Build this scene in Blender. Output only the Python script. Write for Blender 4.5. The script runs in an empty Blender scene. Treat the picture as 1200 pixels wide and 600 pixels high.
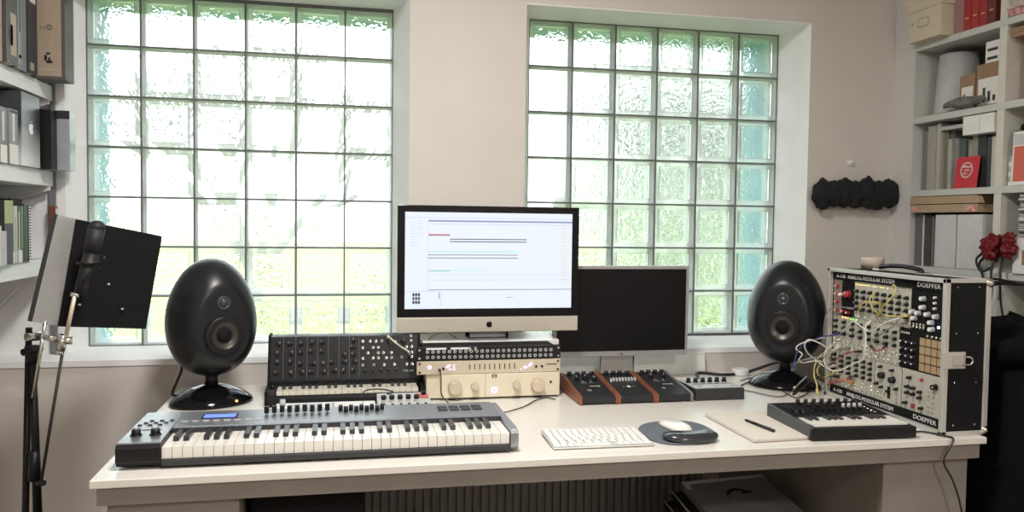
import bpy, bmesh, math, random
from mathutils import Vector, Matrix, Euler, noise
R = random.Random(7)
C = bpy.context.scene.collection
PI = math.pi
# ------------------------------------------------------------------ camera
F = 949.2; YAW = .2068871; PITCH = .0417793; ROLL = .0126808; CZ = 1.337
cy, sy, cp, sp = math.cos(YAW), math.sin(YAW), math.cos(PITCH), math.sin(PITCH)
FW = Vector((sy * cp, cy * cp, -sp)); RT = Vector((cy, -sy, 0)); UP = RT.cross(FW)
cr, sr = math.cos(ROLL), math.sin(ROLL)
RT, UP = RT * cr + UP * sr, UP * cr - RT * sr
cam = bpy.data.cameras.new('camera'); camo = bpy.data.objects.new('camera', cam); C.objects.link(camo)
cam.sensor_width = 36; cam.lens = F * 36 / 1200; cam.clip_start = .05
m = Matrix((RT, UP, -FW)).transposed().to_4x4(); m.translation = (0, 0, CZ)
camo.matrix_world = m
bpy.context.scene.camera = camo


def at(px, py, X=None, Y=None, Z=None):
    d = FW + RT * ((px - 600) / F) + UP * ((300 - py) / F)
    t = X / d.x if X is not None else Y / d.y if Y is not None else (Z - CZ) / d.z
    return Vector((d.x * t, d.y * t, CZ + d.z * t))


# ------------------------------------------------------------------ materials
MATS = {}


def mat(name, col, rough=.5, metal=0., var=.04, bump=0., scale=30., emit=None, es=1., coat=0., spec=.5, alpha=None):
    if name in MATS: return MATS[name]
    m = bpy.data.materials.new(name); m.use_nodes = True
    nt = m.node_tree; b = nt.nodes['Principled BSDF']
    b.inputs['Roughness'].default_value = rough; b.inputs['Metallic'].default_value = metal
    b.inputs['Specular IOR Level'].default_value = spec
    b.inputs['Coat Weight'].default_value = coat
    tc = nt.nodes.new('ShaderNodeTexCoord'); n = nt.nodes.new('ShaderNodeTexNoise')
    n.inputs['Scale'].default_value = scale; n.inputs['Detail'].default_value = 4
    nt.links.new(tc.outputs['Object'], n.inputs['Vector'])
    rp = nt.nodes.new('ShaderNodeValToRGB')
    rp.color_ramp.elements[0].position = .3; rp.color_ramp.elements[1].position = .7
    rp.color_ramp.elements[0].color = [max(0, c * (1 - var)) for c in col] + [1]
    rp.color_ramp.elements[1].color = [min(1, c * (1 + var)) for c in col] + [1]
    nt.links.new(n.outputs['Fac'], rp.inputs['Fac']); nt.links.new(rp.outputs['Color'], b.inputs['Base Color'])
    if bump:
        bp = nt.nodes.new('ShaderNodeBump'); bp.inputs['Strength'].default_value = bump; bp.inputs['Distance'].default_value = .01
        nt.links.new(n.outputs['Fac'], bp.inputs['Height']); nt.links.new(bp.outputs['Normal'], b.inputs['Normal'])
    if emit:
        b.inputs['Emission Color'].default_value = list(emit) + [1]; b.inputs['Emission Strength'].default_value = es
    MATS[name] = m
    return m


wallm = mat('wall_paint', (.63, .59, .55), .85, var=.02, scale=6, bump=.15)
white_wall = mat('white_reveal_paint', (.90, .91, .915), .6, var=.02, scale=8, bump=.1)
ceil_m = mat('ceiling_paint', (.75, .73, .70), .9)
floor_m = mat('floor_boards', (.22, .17, .13), .5, var=.25, scale=5)
teal = mat('teal_painted_timber', (.17, .31, .33), .6, var=.15, scale=5)
grass = mat('lawn', (.27, .38, .11), .9, var=.3, scale=2.5)
hedge_m = mat('hedge_leaves', (.44, .49, .45), .9, var=.5, scale=3)
paving = mat('paving', (.10, .11, .11), .9)
mortar = mat('mortar', (.15, .155, .16), .9, var=.1)
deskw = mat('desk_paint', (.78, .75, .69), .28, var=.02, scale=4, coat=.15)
deskf = mat('desk_shaded_paint', (.26, .235, .21), .6, var=.06, scale=14)  # desk white darkened: shade on apron and leg panels put into the colour
shelfw = mat('shelf_paint', (.74, .75, .75), .45, var=.02)
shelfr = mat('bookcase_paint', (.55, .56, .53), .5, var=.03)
blk = mat('black_plastic', (.011, .011, .012), .4, spec=.3)
blkm = mat('black_matte', (.008, .008, .009), .8, spec=.2)
satin = mat('egg_black_lacquer', (.010, .011, .013), .33, spec=.4, scale=300, var=.1)
gloss = mat('gloss_black', (.005, .005, .006), .1, spec=.25)
dgrey = mat('dark_grey_plastic', (.04, .04, .043), .45, spec=.3)
mgrey = mat('mid_grey_plastic', (.19, .20, .21), .4)
lgrey = mat('light_grey_plastic', (.5, .51, .51), .4)
silver = mat('brushed_silver', (.42, .44, .46), .32, .8, scale=120, var=.08)
alu = mat('aluminium', (.66, .65, .62), .38, .55, scale=200, var=.05)
chrome = mat('chrome', (.75, .74, .70), .15, 1)
champ = mat('champagne_aluminium', (.66, .57, .44), .42, .35, scale=200, var=.03)
ivory = mat('ivory_keys', (.74, .70, .58), .3, coat=.2)
keyw = mat('white_keys', (.80, .78, .72), .25, coat=.2)
keyb = mat('black_keys', (.03, .03, .032), .3)
wood = mat('cherry_wood', (.22, .075, .04), .4, var=.35, scale=40)
paper = mat('white_paper', (.78, .77, .74), .8)
whitep = mat('white_plastic', (.80, .80, .78), .35)
led_v = mat('violet_led', (.5, .4, .9), .4, emit=(.62, .45, 1.), es=2.2)
led_b = mat('blue_led', (.3, .4, 1), .4, emit=(.5, .65, 1.), es=9)
led_o = mat('orange_led', (1, .4, .1), .4, emit=(1, .38, .08), es=2.5)
led_y = mat('yellow_led', (1, .8, .1), .4, emit=(1, .8, .15), es=1.2)
led_r = mat('red_led', (1, .1, .05), .4, emit=(1, .1, .05), es=1.5)
led_g = mat('green_led', (.2, 1, .1), .4, emit=(.25, 1, .1), es=1.2)
redp = mat('red_plastic', (.45, .03, .04), .4)


# ------------------------------------------------------------------ mesh builder
class MB:
    def __init__(s):
        s.v = []; s.f = []; s.mi = []; s.sm = []; s.mats = []; s.T = Matrix()

    def idx(s, m):
        if m not in s.mats: s.mats.append(m)
        return s.mats.index(m)

    def add(s, vs, fs, m, smooth=False, T=None):
        o = len(s.v); M = s.T @ T if T is not None else s.T
        s.v += [M @ Vector(v) for v in vs]
        k = s.idx(m)
        for f in fs: s.f.append([i + o for i in f]); s.mi.append(k); s.sm.append(smooth)
        return s

    def box(s, x0, x1, y0, y1, z0, z1, m, T=None):
        vs = [(x, y, z) for x in (x0, x1) for y in (y0, y1) for z in (z0, z1)]
        return s.add(vs, [(0, 1, 3, 2), (4, 6, 7, 5), (0, 4, 5, 1), (2, 3, 7, 6), (0, 2, 6, 4), (1, 5, 7, 3)], m, T=T)

    def prism(s, pts, d0, d1, m, axis='x', smooth=False, T=None):
        n = len(pts)
        mk = {'x': lambda p, d: (d, p[0], p[1]), 'y': lambda p, d: (p[0], d, p[1]), 'z': lambda p, d: (p[0], p[1], d)}[axis]
        vs = [mk(p, d0) for p in pts] + [mk(p, d1) for p in pts]
        s.add(vs, [list(range(n))[::-1], list(range(n, 2 * n))], m, T=T)
        o = len(s.v) - 2 * n; k = s.idx(m)
        for i in range(n):
            j = (i + 1) % n
            s.f.append([o + i, o + j, o + n + j, o + n + i]); s.mi.append(k); s.sm.append(smooth)
        return s

    def lathe(s, prof, m, seg=24, T=None, smooth=True, caps=True):
        n = len(prof); vs = []; fs = []
        for k in range(seg):
            a = 2 * PI * k / seg
            for r, z in prof: vs.append((r * math.cos(a), r * math.sin(a), z))
        for k in range(seg):
            for i in range(n - 1):
                a, b = k * n + i, ((k + 1) % seg) * n + i
                fs.append((a, b, b + 1, a + 1))
        s.add(vs, fs, m, smooth, T)
        if caps:
            o = len(s.v) - len(vs); q = s.idx(m)
            for i in (0, n - 1):
                if prof[i][0] > 1e-5: s.f.append([o + k * n + i for k in range(seg)]); s.mi.append(q); s.sm.append(False)
        return s

    def cyl(s, p, r, h, m, seg=16, r2=None, d=(0, 0, 1), smooth=True):
        q = Vector((0, 0, 1)).rotation_difference(Vector(d).normalized()).to_matrix().to_4x4()
        r2 = r if r2 is None else r2
        T = Matrix.Translation(p) @ q
        s.lathe([(r, 0), (r2, h)], m, seg, T, smooth)
        return s

    def bar(s, a, b, r, m, seg=10, r2=None):
        a = Vector(a); b = Vector(b)
        return s.cyl(a, r, (b - a).length, m, seg, r2, b - a)

    def tube(s, pts, r, m, seg=8, sub=5):
        pts = spline(pts, sub); n = len(pts); vs = []; fs = []
        nrm = None
        for i, p in enumerate(pts):
            t = (pts[min(i + 1, n - 1)] - pts[max(i - 1, 0)]).normalized()
            if nrm is None:
                nrm = t.orthogonal().normalized()
            else:
                nrm = (nrm - t * nrm.dot(t)).normalized()
            b = t.cross(nrm)
            for k in range(seg):
                a = 2 * PI * k / seg; vs.append(p + (nrm * math.cos(a) + b * math.sin(a)) * r)
        for i in range(n - 1):
            for k in range(seg):
                l = (k + 1) % seg
                fs.append((i * seg + k, i * seg + l, (i + 1) * seg + l, (i + 1) * seg + k))
        fs.append(list(range(seg))[::-1]); fs.append([(n - 1) * seg + k for k in range(seg)])
        return s.add(vs, fs, m, True)

    def ball(s, c, r, m, seg=14, sc=(1, 1, 1), T=None):
        n = seg // 2
        prof = [(r * math.sin(PI * i / n) + 1e-6, -r * math.cos(PI * i / n)) for i in range(n + 1)]
        M = Matrix.Translation(c) @ Matrix.Diagonal((*sc, 1))
        return s.lathe(prof, m, seg, (T @ M) if T is not None else M, True, False)

    def text(s, t, size, T, m, ext=.0004, align='LEFT', width=None):
        cu = bpy.data.curves.new('lettering', 'FONT'); cu.body = t; cu.size = size; cu.extrude = ext; cu.align_x = align
        cu.resolution_u = 2
        o = bpy.data.objects.new('lettering', cu); C.objects.link(o)
        me = bpy.data.meshes.new_from_object(o)
        if width:
            xs = [v.co.x for v in me.vertices]; w = max(xs) - min(xs); k = width / w
            T = T @ Matrix.Diagonal((k, 1, 1, 1))
        s.add([v.co.copy() for v in me.vertices], [list(p.vertices) for p in me.polygons], m, False, T)
        bpy.data.objects.remove(o); bpy.data.curves.remove(cu); bpy.data.meshes.remove(me)
        return s

    def mesh(s, name):
        me = bpy.data.meshes.new(name); me.from_pydata([tuple(v) for v in s.v], [], s.f)
        for mm in s.mats: me.materials.append(mm)
        for p, k, sm in zip(me.polygons, s.mi, s.sm): p.material_index = k; p.use_smooth = sm
        bm = bmesh.new(); bm.from_mesh(me); bmesh.ops.recalc_face_normals(bm, faces=bm.faces); bm.to_mesh(me); bm.free()
        return me

    def build(s, name, parent=None, bev=0, seg=2, loc=(0, 0, 0), rot=(0, 0, 0), label=None):
        o = bpy.data.objects.new(name, s.mesh(name)); C.objects.link(o)
        o.location = loc; o.rotation_euler = rot; o.parent = parent
        if bev: bevel(o, bev, seg)
        if label: o['label'] = label
        return o


def bevel(o, w, seg=2):
    b = o.modifiers.new('bevel', 'BEVEL'); b.width = w; b.segments = seg; b.limit_method = 'ANGLE'; b.angle_limit = .6
    b.harden_normals = False
    return o


def spline(pts, sub):
    pts = [Vector(p) for p in pts]
    if len(pts) < 3 or sub < 2: return pts
    out = []; e = [pts[0] * 2 - pts[1]] + pts + [pts[-1] * 2 - pts[-2]]
    for i in range(1, len(e) - 2):
        p0, p1, p2, p3 = e[i - 1:i + 3]
        for k in range(sub):
            t = k / sub
            out.append(.5 * ((2 * p1) + (p2 - p0) * t + (2 * p0 - 5 * p1 + 4 * p2 - p3) * t * t + (3 * p1 - p0 - 3 * p2 + p3) * t ** 3))
    out.append(pts[-1]); return out


def tag(o, label, cat, group=None, kind=None):
    o['label'] = label; o['category'] = cat
    if group: o['group'] = group
    if kind: o['kind'] = kind
    return o


def thing(name, label, cat, loc, rz=0, group=None):
    o = bpy.data.objects.new(name, None); C.objects.link(o); o.empty_display_size = .05
    o.location = loc; o.rotation_euler = (0, 0, rz)
    return tag(o, label, cat, group)


def struct(mb, name, **k):
    o = mb.build(name, **k)
    if not o.parent: o['kind'] = 'structure'
    return o


def inst(src, parent, loc, rot=None, name=None, scale=None):
    o = src.copy(); C.objects.link(o); o.parent = parent; o.location = loc
    if rot is not None: o.rotation_euler = rot
    if scale: o.scale = scale
    if name: o.name = name
    return o


def repeat(name, mb, parent, locs, rot=(0, 0, 0), bev=0):
    """one part built once, then linked copies"""
    first = None
    for i, l in enumerate(locs):
        r = rot[i] if isinstance(rot, list) else rot
        if first is None: first = mb.build(name, parent, bev, loc=l, rot=r)
        else: inst(first, parent, l, r)
    return first


def knob_mb(r, h, m, line=None, cap=None, skirt=0):
    k = MB()
    if skirt: k.cyl((0, 0, 0), r * skirt, h * .2, m, 14, r * skirt * .9)
    k.cyl((0, 0, 0), r, h, m, 14, r * .86)
    if cap: k.cyl((0, 0, h), r * .74, h * .06, cap, 14)
    if line: k.box(-r * .1, r * .1, 0, r * .85, h, h * 1.08, line)
    return k


RX90 = Matrix.Rotation(PI / 2, 4, 'X')
def FACE(x, y, z): return Matrix.Translation((x, y, z)) @ RX90     # text on a face looking towards -Y
SKY = 3.4; LAMP = (34, 44); EXPO = 0.52
# ================================================================== the room
GY = 3.187; WY = 2.976; MOD = .182; GZ = .865; NROW = 7; NCOL = 6
W1 = (-.902, .190); W2 = (.728, 1.820); HZ = 2.152; SZ = .848
CEIL = 2.72
b = MB()   # back wall with two openings and, on the far left, a shallow recess above the ledge
b.box(-1.32, 2.60, WY, 3.32, 0, SZ - .002, wallm)                     # below the sills
b.box(-1.32, -.945, 3.09, 3.32, SZ - .002, CEIL, white_wall)
b.box(-1.32, .237, WY, 3.32, HZ, CEIL, wallm)
b.box(.237, .669, WY, 3.32, SZ - .002, CEIL, wallm)
b.box(.669, 1.842, WY, 3.32, HZ, CEIL, wallm)
b.box(1.842, 2.60, WY, 3.32, SZ - .002, CEIL, wallm)
struct(b, 'wall_back')
b = MB()   # white plastered reveals, heads and sloping sills
for (a0, a1), (g0, g1) in (((-.945, .237), W1), ((.669, 1.842), W2)):
    yl = 3.09 if a0 < 0 else WY
    b.prism([(a0, yl), (g0, GY), (g0, 3.26), (a0, 3.26)], SZ - .03, HZ, white_wall, 'z')
    b.prism([(a1, WY), (g1, GY), (g1, 3.26), (a1, 3.26)], SZ - .03, HZ, white_wall, 'z')
    b.box(a0, a1, WY + .001, 3.26, HZ - .004, HZ + .01, white_wall)
    xl = -1.32 if a0 < 0 else a0
    b.prism([(WY - .004, SZ - .02), (WY - .004, SZ), (GY, GZ), (3.26, GZ), (3.26, SZ - .03)], xl, a1, white_wall, 'x')
struct(b, 'trim_1')
b = MB().box(-1.36, -1.30, -2.3, 3.32, 0, CEIL, wallm); struct(b, 'wall_left')
b = MB()
b.box(2.228, 2.66, 2.85, WY, 0, CEIL, mat('pier_paint', (.62, .61, .59), .8, var=.02))
b.box(2.62, 2.68, -2.3, WY, 0, CEIL, wallm)
struct(b, 'wall_right')
b = MB().box(-1.36, 2.68, -2.36, -2.3, 0, CEIL, wallm); struct(b, 'wall_rear')
b = MB().box(-1.36, 2.68, -2.36, 3.32, CEIL, CEIL + .05, ceil_m); struct(b, 'ceiling')
b = MB().box(-1.36, 2.68, -2.36, 3.32, -.06, 0, floor_m); struct(b, 'floor')

# glass blocks
gm = bpy.data.materials.new('rippled_glass'); gm.use_nodes = True; nt = gm.node_tree  # the second, rear one is an added unseen fill light
nt.nodes.remove(nt.nodes['Principled BSDF'])
gl = nt.nodes.new('ShaderNodeBsdfGlass'); gl.inputs['IOR'].default_value = 1.42; gl.inputs['Roughness'].default_value = .03
gl.inputs['Color'].default_value = (.975, .995, 1, 1)
tc = nt.nodes.new('ShaderNodeTexCoord'); n1 = nt.nodes.new('ShaderNodeTexNoise'); n1.inputs['Scale'].default_value = 40
n1.inputs['Detail'].default_value = 1.5; n1.inputs['Distortion'].default_value = 1.2
bp = nt.nodes.new('ShaderNodeBump'); bp.inputs['Strength'].default_value = .9; bp.inputs['Distance'].default_value = .005
nt.links.new(tc.outputs['Object'], n1.inputs['Vector']); nt.links.new(n1.outputs['Fac'], bp.inputs['Height'])
nt.links.new(bp.outputs['Normal'], gl.inputs['Normal']); nt.links.new(gl.outputs[0], nt.nodes['Material Output'].inputs['Surface'])
rim = bpy.data.materials.new('frosted_glass_rim'); rim.use_nodes = True; nt = rim.node_tree
pb = nt.nodes['Principled BSDF']; pb.inputs['Base Color'].default_value = (.86, .90, .89, 1); pb.inputs['Roughness'].default_value = .2
tr = nt.nodes.new('ShaderNodeBsdfTranslucent'); tr.inputs['Color'].default_value = (.95, .985, .975, 1)
mx = nt.nodes.new('ShaderNodeMixShader'); mx.inputs[0].default_value = .5
nt.links.new(pb.outputs[0], mx.inputs[1]); nt.links.new(tr.outputs[0], mx.inputs[2])
tp0 = nt.nodes.new('ShaderNodeBsdfTransparent'); tp0.inputs[0].default_value = (.97, .995, .985, 1); mx2 = nt.nodes.new('ShaderNodeMixShader'); mx2.inputs[0].default_value = .62
nt.links.new(mx.outputs[0], mx2.inputs[1]); nt.links.new(tp0.outputs[0], mx2.inputs[2]); nt.links.new(mx2.outputs[0], nt.nodes['Material Output'].inputs['Surface'])
for wi, (g0, g1) in enumerate((W1, W2)):
    dz = 0 if wi == 0 else .008
    zt = GZ + NROW * MOD + dz; zb = GZ + dz
    mo = MB(); J = .0027
    for c in range(NCOL + 1):
        x = g0 + c * MOD; mo.box(x - J, x + J, GY - .001, GY + .072, zb, zt, mortar)
    for r in range(NROW + 1):
        z = zb + r * MOD; mo.box(g0 - J, g1 + J, GY - .0005, GY + .0715, z - J, z + J, mortar)
    mo.box(g0 - .02, g1 + .02, GY - .002, GY + .02, zt + J, zt + .013, mortar)
    w = struct(mo, 'window_%d' % (wi + 1)); w['kind'] = 'structure'
    rm = MB(); gp = MB()
    for c in range(NCOL):
        for r in range(NROW):
            x0 = g0 + c * MOD + J + .0005; x1 = g0 + (c + 1) * MOD - J - .0005
            z0 = zb + r * MOD + J + .0005; z1 = zb + (r + 1) * MOD - J - .0005
            k = .014; k2 = .020; h0 = GY + .001; h1 = GY + .006; h2 = GY + .07
            rings = [(0, h2), (0, h0 + .003), (.004, h0), (k, h0), (k2, h1), (k2, h2)]
            vs = []; fs = []
            for q, y in rings: vs += [(x0 + q, y, z0 + q), (x1 - q, y, z0 + q), (x1 - q, y, z1 - q), (x0 + q, y, z1 - q)]
            nr = len(rings)
            for i in range(nr):
                j = (i + 1) % nr
                for e in range(4): fs.append((i * 4 + e, i * 4 + (e + 1) % 4, j * 4 + (e + 1) % 4, j * 4 + e))
            rm.add(vs, fs, rim)
            gp.box(x0 + k2, x1 - k2, GY + .012, GY + .022, z0 + k2, z1 - k2, gm)
    rm.build('block_rims', w); gp.build('glass_panes', w)
# outer reveals of painted timber, the lawn, a kerb and greenery outside
o_ = MB()
for (g0, g1) in (W1, W2):
    o_.box(g0 - .05, g0 - .004, 3.27, 3.50, GZ - .1, HZ + .05, teal)
    o_.box(g1 + .004, g1 + .05, 3.27, 3.50, GZ - .1, HZ + .05, teal)
    o_.box(g0 - .05, g1 + .05, 3.27, 3.50, HZ - .005, HZ + .05, teal)
    o_.box(g0 - .05, g1 + .05, 3.27, 3.50, GZ - .1, GZ - .03, white_wall)
struct(o_, 'trim_2')
struct(MB().box(-30, 40, 3.6, 60, -.35, -.25, grass), 'ground_outside')
struct(MB().box(-30, 40, 12.6, 14.6, -.249, -.20, paving), 'kerb_outside')


def lumpy(name, c, rad, m, seed, sub=4, amp=.25, sc=1.6, parent=None):
    bm = bmesh.new(); bmesh.ops.create_icosphere(bm, subdivisions=sub, radius=1)
    for v in bm.verts:
        n = noise.noise(v.co * sc + Vector((seed, 0, 0))) + .5 * noise.noise(v.co * sc * 2.7 + Vector((0, seed, 0)))
        v.co *= 1 + amp * n; v.co = Vector((v.co.x * rad[0], v.co.y * rad[1], v.co.z * rad[2]))
    me = bpy.data.meshes.new(name); bm.to_mesh(me); bm.free(); me.materials.append(m)
    for p in me.polygons: p.use_smooth = True
    o = bpy.data.objects.new(name, me); C.objects.link(o); o.location = c; o.parent = parent
    return o


trunk = mat('bark', (.12, .09, .06), .9)
for i, (x, y, rx, rz, lb) in enumerate([(5.3, 11, 1.9, 2.1, 'pale green rounded tree outside, seen through the right glass-block window'),
                                        (2.2, 14, 1.3, 1.2, 'low green bush outside near the left edge of the right glass-block window')]):
    t = thing('garden_tree' if i == 0 else 'garden_bush', lb, 'tree' if i == 0 else 'bush', (x, y, -.25))
    lumpy('foliage', (0, 0, rz + (.5 if i == 0 else -.25)), (rx, rx, rz), hedge_m, i * 3., amp=.35, sc=2.2, parent=t)
    MB().cyl((0, 0, 0), .12, .9, trunk, 10, .09).build('trunk', t)



def branching(b, p, d, L, r, depth):
    q = p + d * L
    b.bar(p, q, r, bare, 6, r * .7)
    if depth:
        for k in range(3 if depth > 2 else 2):
            a = Vector((R.uniform(-1, 1), R.uniform(-.5, .5), R.uniform(-.3, .8)))
            branching(b, q - d * L * R.uniform(0, .3), (d + a * .75).normalized(), L * R.uniform(.62, .82), r * .66, depth - 1)


bare = mat('grey_bark', (.22, .23, .22), .9)
for x, y, lb in ((-.9, 8.5, 'bare-branched tree outside the left glass-block window'), (3.6, 8.2, 'bare-branched tree outside the right glass-block window, in front of the rounded tree')):
    t = thing('bare_tree', lb, 'tree', (x, y, -.25), group=None)
    tk = MB(); tk.bar((0, 0, 0), (.05, 0, 1.1), .09, bare, 10, .075); tk.build('trunk', t)
    br_ = MB()
    for k in range(5): branching(br_, Vector((.05, 0, 1.0)), Vector((R.uniform(-.8, .8), R.uniform(-.2, .2), 1)).normalized(), .85, .05, 5)
    br_.build('branches', t)

# ================================================================== desk
D = thing('desk', 'long white painted wooden desk carrying all the music gear under the windows', 'desk', (.6135, 1.93, 0))
X0, X1, Y1 = -1.1625, 1.1625, 1.044
MB().box(X0, X1, 0, Y1, .731, .75, deskw).build('desktop', D, bev=.002)
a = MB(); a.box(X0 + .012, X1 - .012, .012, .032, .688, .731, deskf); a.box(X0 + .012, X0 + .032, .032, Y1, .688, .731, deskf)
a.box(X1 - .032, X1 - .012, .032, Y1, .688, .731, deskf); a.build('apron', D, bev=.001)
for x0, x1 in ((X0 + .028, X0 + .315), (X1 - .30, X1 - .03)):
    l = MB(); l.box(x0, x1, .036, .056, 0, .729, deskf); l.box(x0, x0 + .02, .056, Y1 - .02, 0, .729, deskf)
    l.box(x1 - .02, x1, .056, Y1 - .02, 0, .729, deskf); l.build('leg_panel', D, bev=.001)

# radiator behind the desk, black case and portfolio on a low shelf under it
rd = thing('radiator', 'grey ribbed radiator on the wall under the desk', 'radiator', (.42, 2.90, .12))
rmat = mat('radiator_enamel', (.22, .21, .20), .6)
r_ = MB(); r_.box(-.58, .95, -.02, .02, 0, .50, rmat)
for i in range(51): r_.box(-.58 + i * .03, -.562 + i * .03, -.035, -.02, .02, .48, rmat)
r_.build('ribbed_panel', rd)
r_ = MB(); r_.box(-.5, -.46, .02, .074, .1, .16, rmat); r_.box(.8, .84, .02, .074, .1, .16, rmat); r_.build('bracket', rd)
pc = thing('equipment_case', 'large black case standing under the desk beside the left leg panel', 'case', (-.09, 2.05, 0))
MB().box(-.13, .15, 0, .5, .02, .655, blkm).build('body', pc, bev=.01)
MB().tube([(-.06, -.006, .4), (-.06, -.03, .41), (.08, -.03, .41), (.08, -.006, .4)], .008, blk, 8, 3).build('handle', pc)
for x in (-.1, .12):
    MB().cyl((x, .05, 0), .02, .022, blk).cyl((x, .45, 0), .02, .022, blk).build('foot', pc)
# low pedestal under the desk with portfolios
pd = thing('drawer_pedestal', 'dark low pedestal in the shade under the desk, holding the portfolios', 'cabinet', (1.26, 2.12, 0))
MB().box(-.20, .14, 0, .45, .03, .34, mat('pedestal_grey', (.10, .10, .105), .6)).build('body', pd, bev=.004)
MB().box(-.18, .12, -.006, 0, .05, .32, mat('pedestal_front', (.12, .12, .125), .5)).build('drawer_front', pd, bev=.002)


def quad_slab(name, label, cat, cs, th, m, group=None):
    c = sum(cs, Vector()) / 4
    b = MB(); n = (cs[1] - cs[0]).cross(cs[2] - cs[1]).normalized()
    if n.z < 0: n = -n
    vs = [p - c for p in cs] + [p - c - n * th for p in cs]
    b.add(vs, [(0, 1, 2, 3), (4, 7, 6, 5), (0, 4, 5, 1), (1, 5, 6, 2), (2, 6, 7, 3), (3, 7, 4, 0)], m)
    t = thing(name, label, cat, c, group=group)
    return t, b, c, n


cs = [at(798, 565, Z=.52), at(893, 556, Z=.52), at(950, 606, Z=.44), at(838, 612, Z=.44)]
t, b, c, n = quad_slab('portfolio_case', 'grey portfolio case with a dark round emblem lying under the desk', 'portfolio', cs, .025, mat('portfolio_grey', (.105, .105, .11), .45))
b.build('body', t, bev=.004)
u = (cs[1] - cs[0]).normalized(); w = (cs[3] - cs[0]).normalized()
em = MB(); bas = Matrix((u, -w, n)).transposed().to_4x4()
em.T = Matrix.Translation(n * .001) @ bas
em.lathe([(.028, 0), (.028, .001), (.04, .001), (.04, 0), (.028, 0)], blkm, 24, Matrix.Translation((.0, .01, 0)) @ Matrix.Diagonal((1.1, .8, 1, 1)), False, False)
em.cyl((.032, .003, 0), .026, .0012, blkm, 20)
em.box(-.05, .03, -.07, -.062, 0, .001, blkm)
em.build('emblem', t, label='dark printed emblem')
hm = MB(); e0 = cs[0] - c; e1 = cs[1] - c
hm.add([e0 + n * .001, e1 + n * .001, e1 + n * .001 + w * .035, e0 + n * .001 + w * .035], [(0, 1, 2, 3)], mat('portfolio_edge', (.33, .34, .36), .35))
hm.build('spine_strip', t, label='paler spine strip')
for i, (px, lb) in enumerate([(-9, 'black folder under the grey portfolio, upper of the two'), (-17, 'black folder under the desk, lowest beneath the grey portfolio')]):
    d = Vector((px * .0030, .01, -.032 - i * .03))
    t2, b2, c2, _ = quad_slab('black_folder', lb, 'folder', [p + d for p in cs], .022, blk, 'folders under the desk')
    b2.build('cover', t2, bev=.002)
    e = MB(); q = [p + d - c2 for p in cs]
    e.bar(q[0] + n * .001, q[3] + n * .001, .002, lgrey, 6); e.build('edge_binding', t2, label='pale edge binding')


# ================================================================== keyboards
def piano(root, x0, x1, y0, y1, z0, z1, nwhite, wm, bm_, bh=.009, bl=.62, start=0, bdepth=None):
    w = (x1 - x0) / nwhite
    k = MB().box(.0005, w - .0005, 0, y1 - y0, 0, z1 - z0, wm)
    repeat('white_key', k, root, [(x0 + i * w, y0, z0) for i in range(nwhite)], bev=.0006)
    bw = w * .55; L = (y1 - y0) * bl
    kb = MB(); kb.prism([(0, 0), (.003, bh), (L, bh), (L, 0)], -bw / 2, bw / 2, bm_, 'x')
    pos = [(x0 + (i + 1) * w, y1 - L, z1) for i in range(nwhite - 1) if (i + start) % 7 in (0, 1, 3, 4, 5)]
    repeat('black_key', kb, root, pos)


# --- 61 key controller
K = thing('controller_keyboard', 'long silver and black 61-key controller keyboard at the left front of the desk', 'keyboard', (-.0345, 2.0, .75))
hw = .4765
body = MB()
body.prism([(.008, .006), (0, .014), (0, .018), (.002, .020), (.135, .020), (.135, .052), (.30, .052), (.30, .006)], -hw + .012, hw - .012, blk, 'x')
body.build('base', K, bev=.002)
for s in (-1, 1):
    e = MB(); x0, x1 = (-hw, -hw + .098) if s < 0 else (hw - .02, hw)
    e.prism([(.006, .006), (-.006, .02), (-.006, .05), (.0, .058), (.0, .0585), (.31, .0585), (.31, .006)], x0, x1, blk if s < 0 else silver, 'x')
    e.build('end_cheek', K, bev=.003, label='black left end block' if s < 0 else 'silver right end cheek')
tp = MB(); tp.box(-hw + .001, -hw + .097, .001, .309, .0585, .063, silver); tp.build('left_panel', K, bev=.0015)
tp = MB(); tp.prism([(.132, .050), (.132, .060), (.145, .063), (.305, .063), (.305, .050)], -hw + .098, hw - .02, mat('panel_silver', (.30, .315, .335), .38, .7, scale=100), 'x'); tp.build('control_panel', K, bev=.001)
MB().box(-hw + .098, hw - .02, .128, .133, .036, .062, dgrey).build('panel_lip', K)
MB().box(-hw + .099, hw - .02, -.006, .003, .006, .022, dgrey).build('front_rail', K, bev=.003)
piano(K, -.378, .4545, .002, .128, .022, .050, 36, keyw, keyb, bh=.011)
for i, x in enumerate((-.4485, -.405)):
    k = knob_mb(.0115, .016, blk, whitep, skirt=1.25); k.build('encoder', K, loc=(x, .07, .063), rot=(0, 0, .6 * i))
bt = MB().box(-.005, .005, -.003, .003, 0, .003, dgrey)
repeat('small_button', bt, K, [(-.462 + .024 * i + .010 * j, .165 + .022 * j, .063) for i in range(3) for j in range(3)])
MB().box(-.465, -.40, .117, .121, .063, .064, blk).build('printed_line', K)
MB().box(-.325, -.235, .215, .26, .063, .0645, blk).box(-.32, -.24, .22, .255, .0645, .065, mat('lcd_blue', (.1, .15, .6), .3, emit=(.12, .2, .95), es=1.1)).build('display', K)
repeat('menu_button', MB().box(-.008, .008, -.004, .004, 0, .002, lgrey), K, [(-.36 + .026 * i, .192 - .0005 * i, .063) for i in range(8)])
fd = MB().box(-.006, .006, -.006, .006, .004, .022, blk).box(-.001, .001, -.003, .003, 0, .004, chrome)
repeat('fader_cap', fd, K, [(-.162 + .0198 * i, .24 + .0035 * (i % 3), .063) for i in range(9)], bev=.001)
repeat('fader_slot', MB().box(-.001, .001, -.026, .03, 0, .0008, blkm), K, [(-.162 + .0198 * i, .235, .0632) for i in range(9)])
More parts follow.
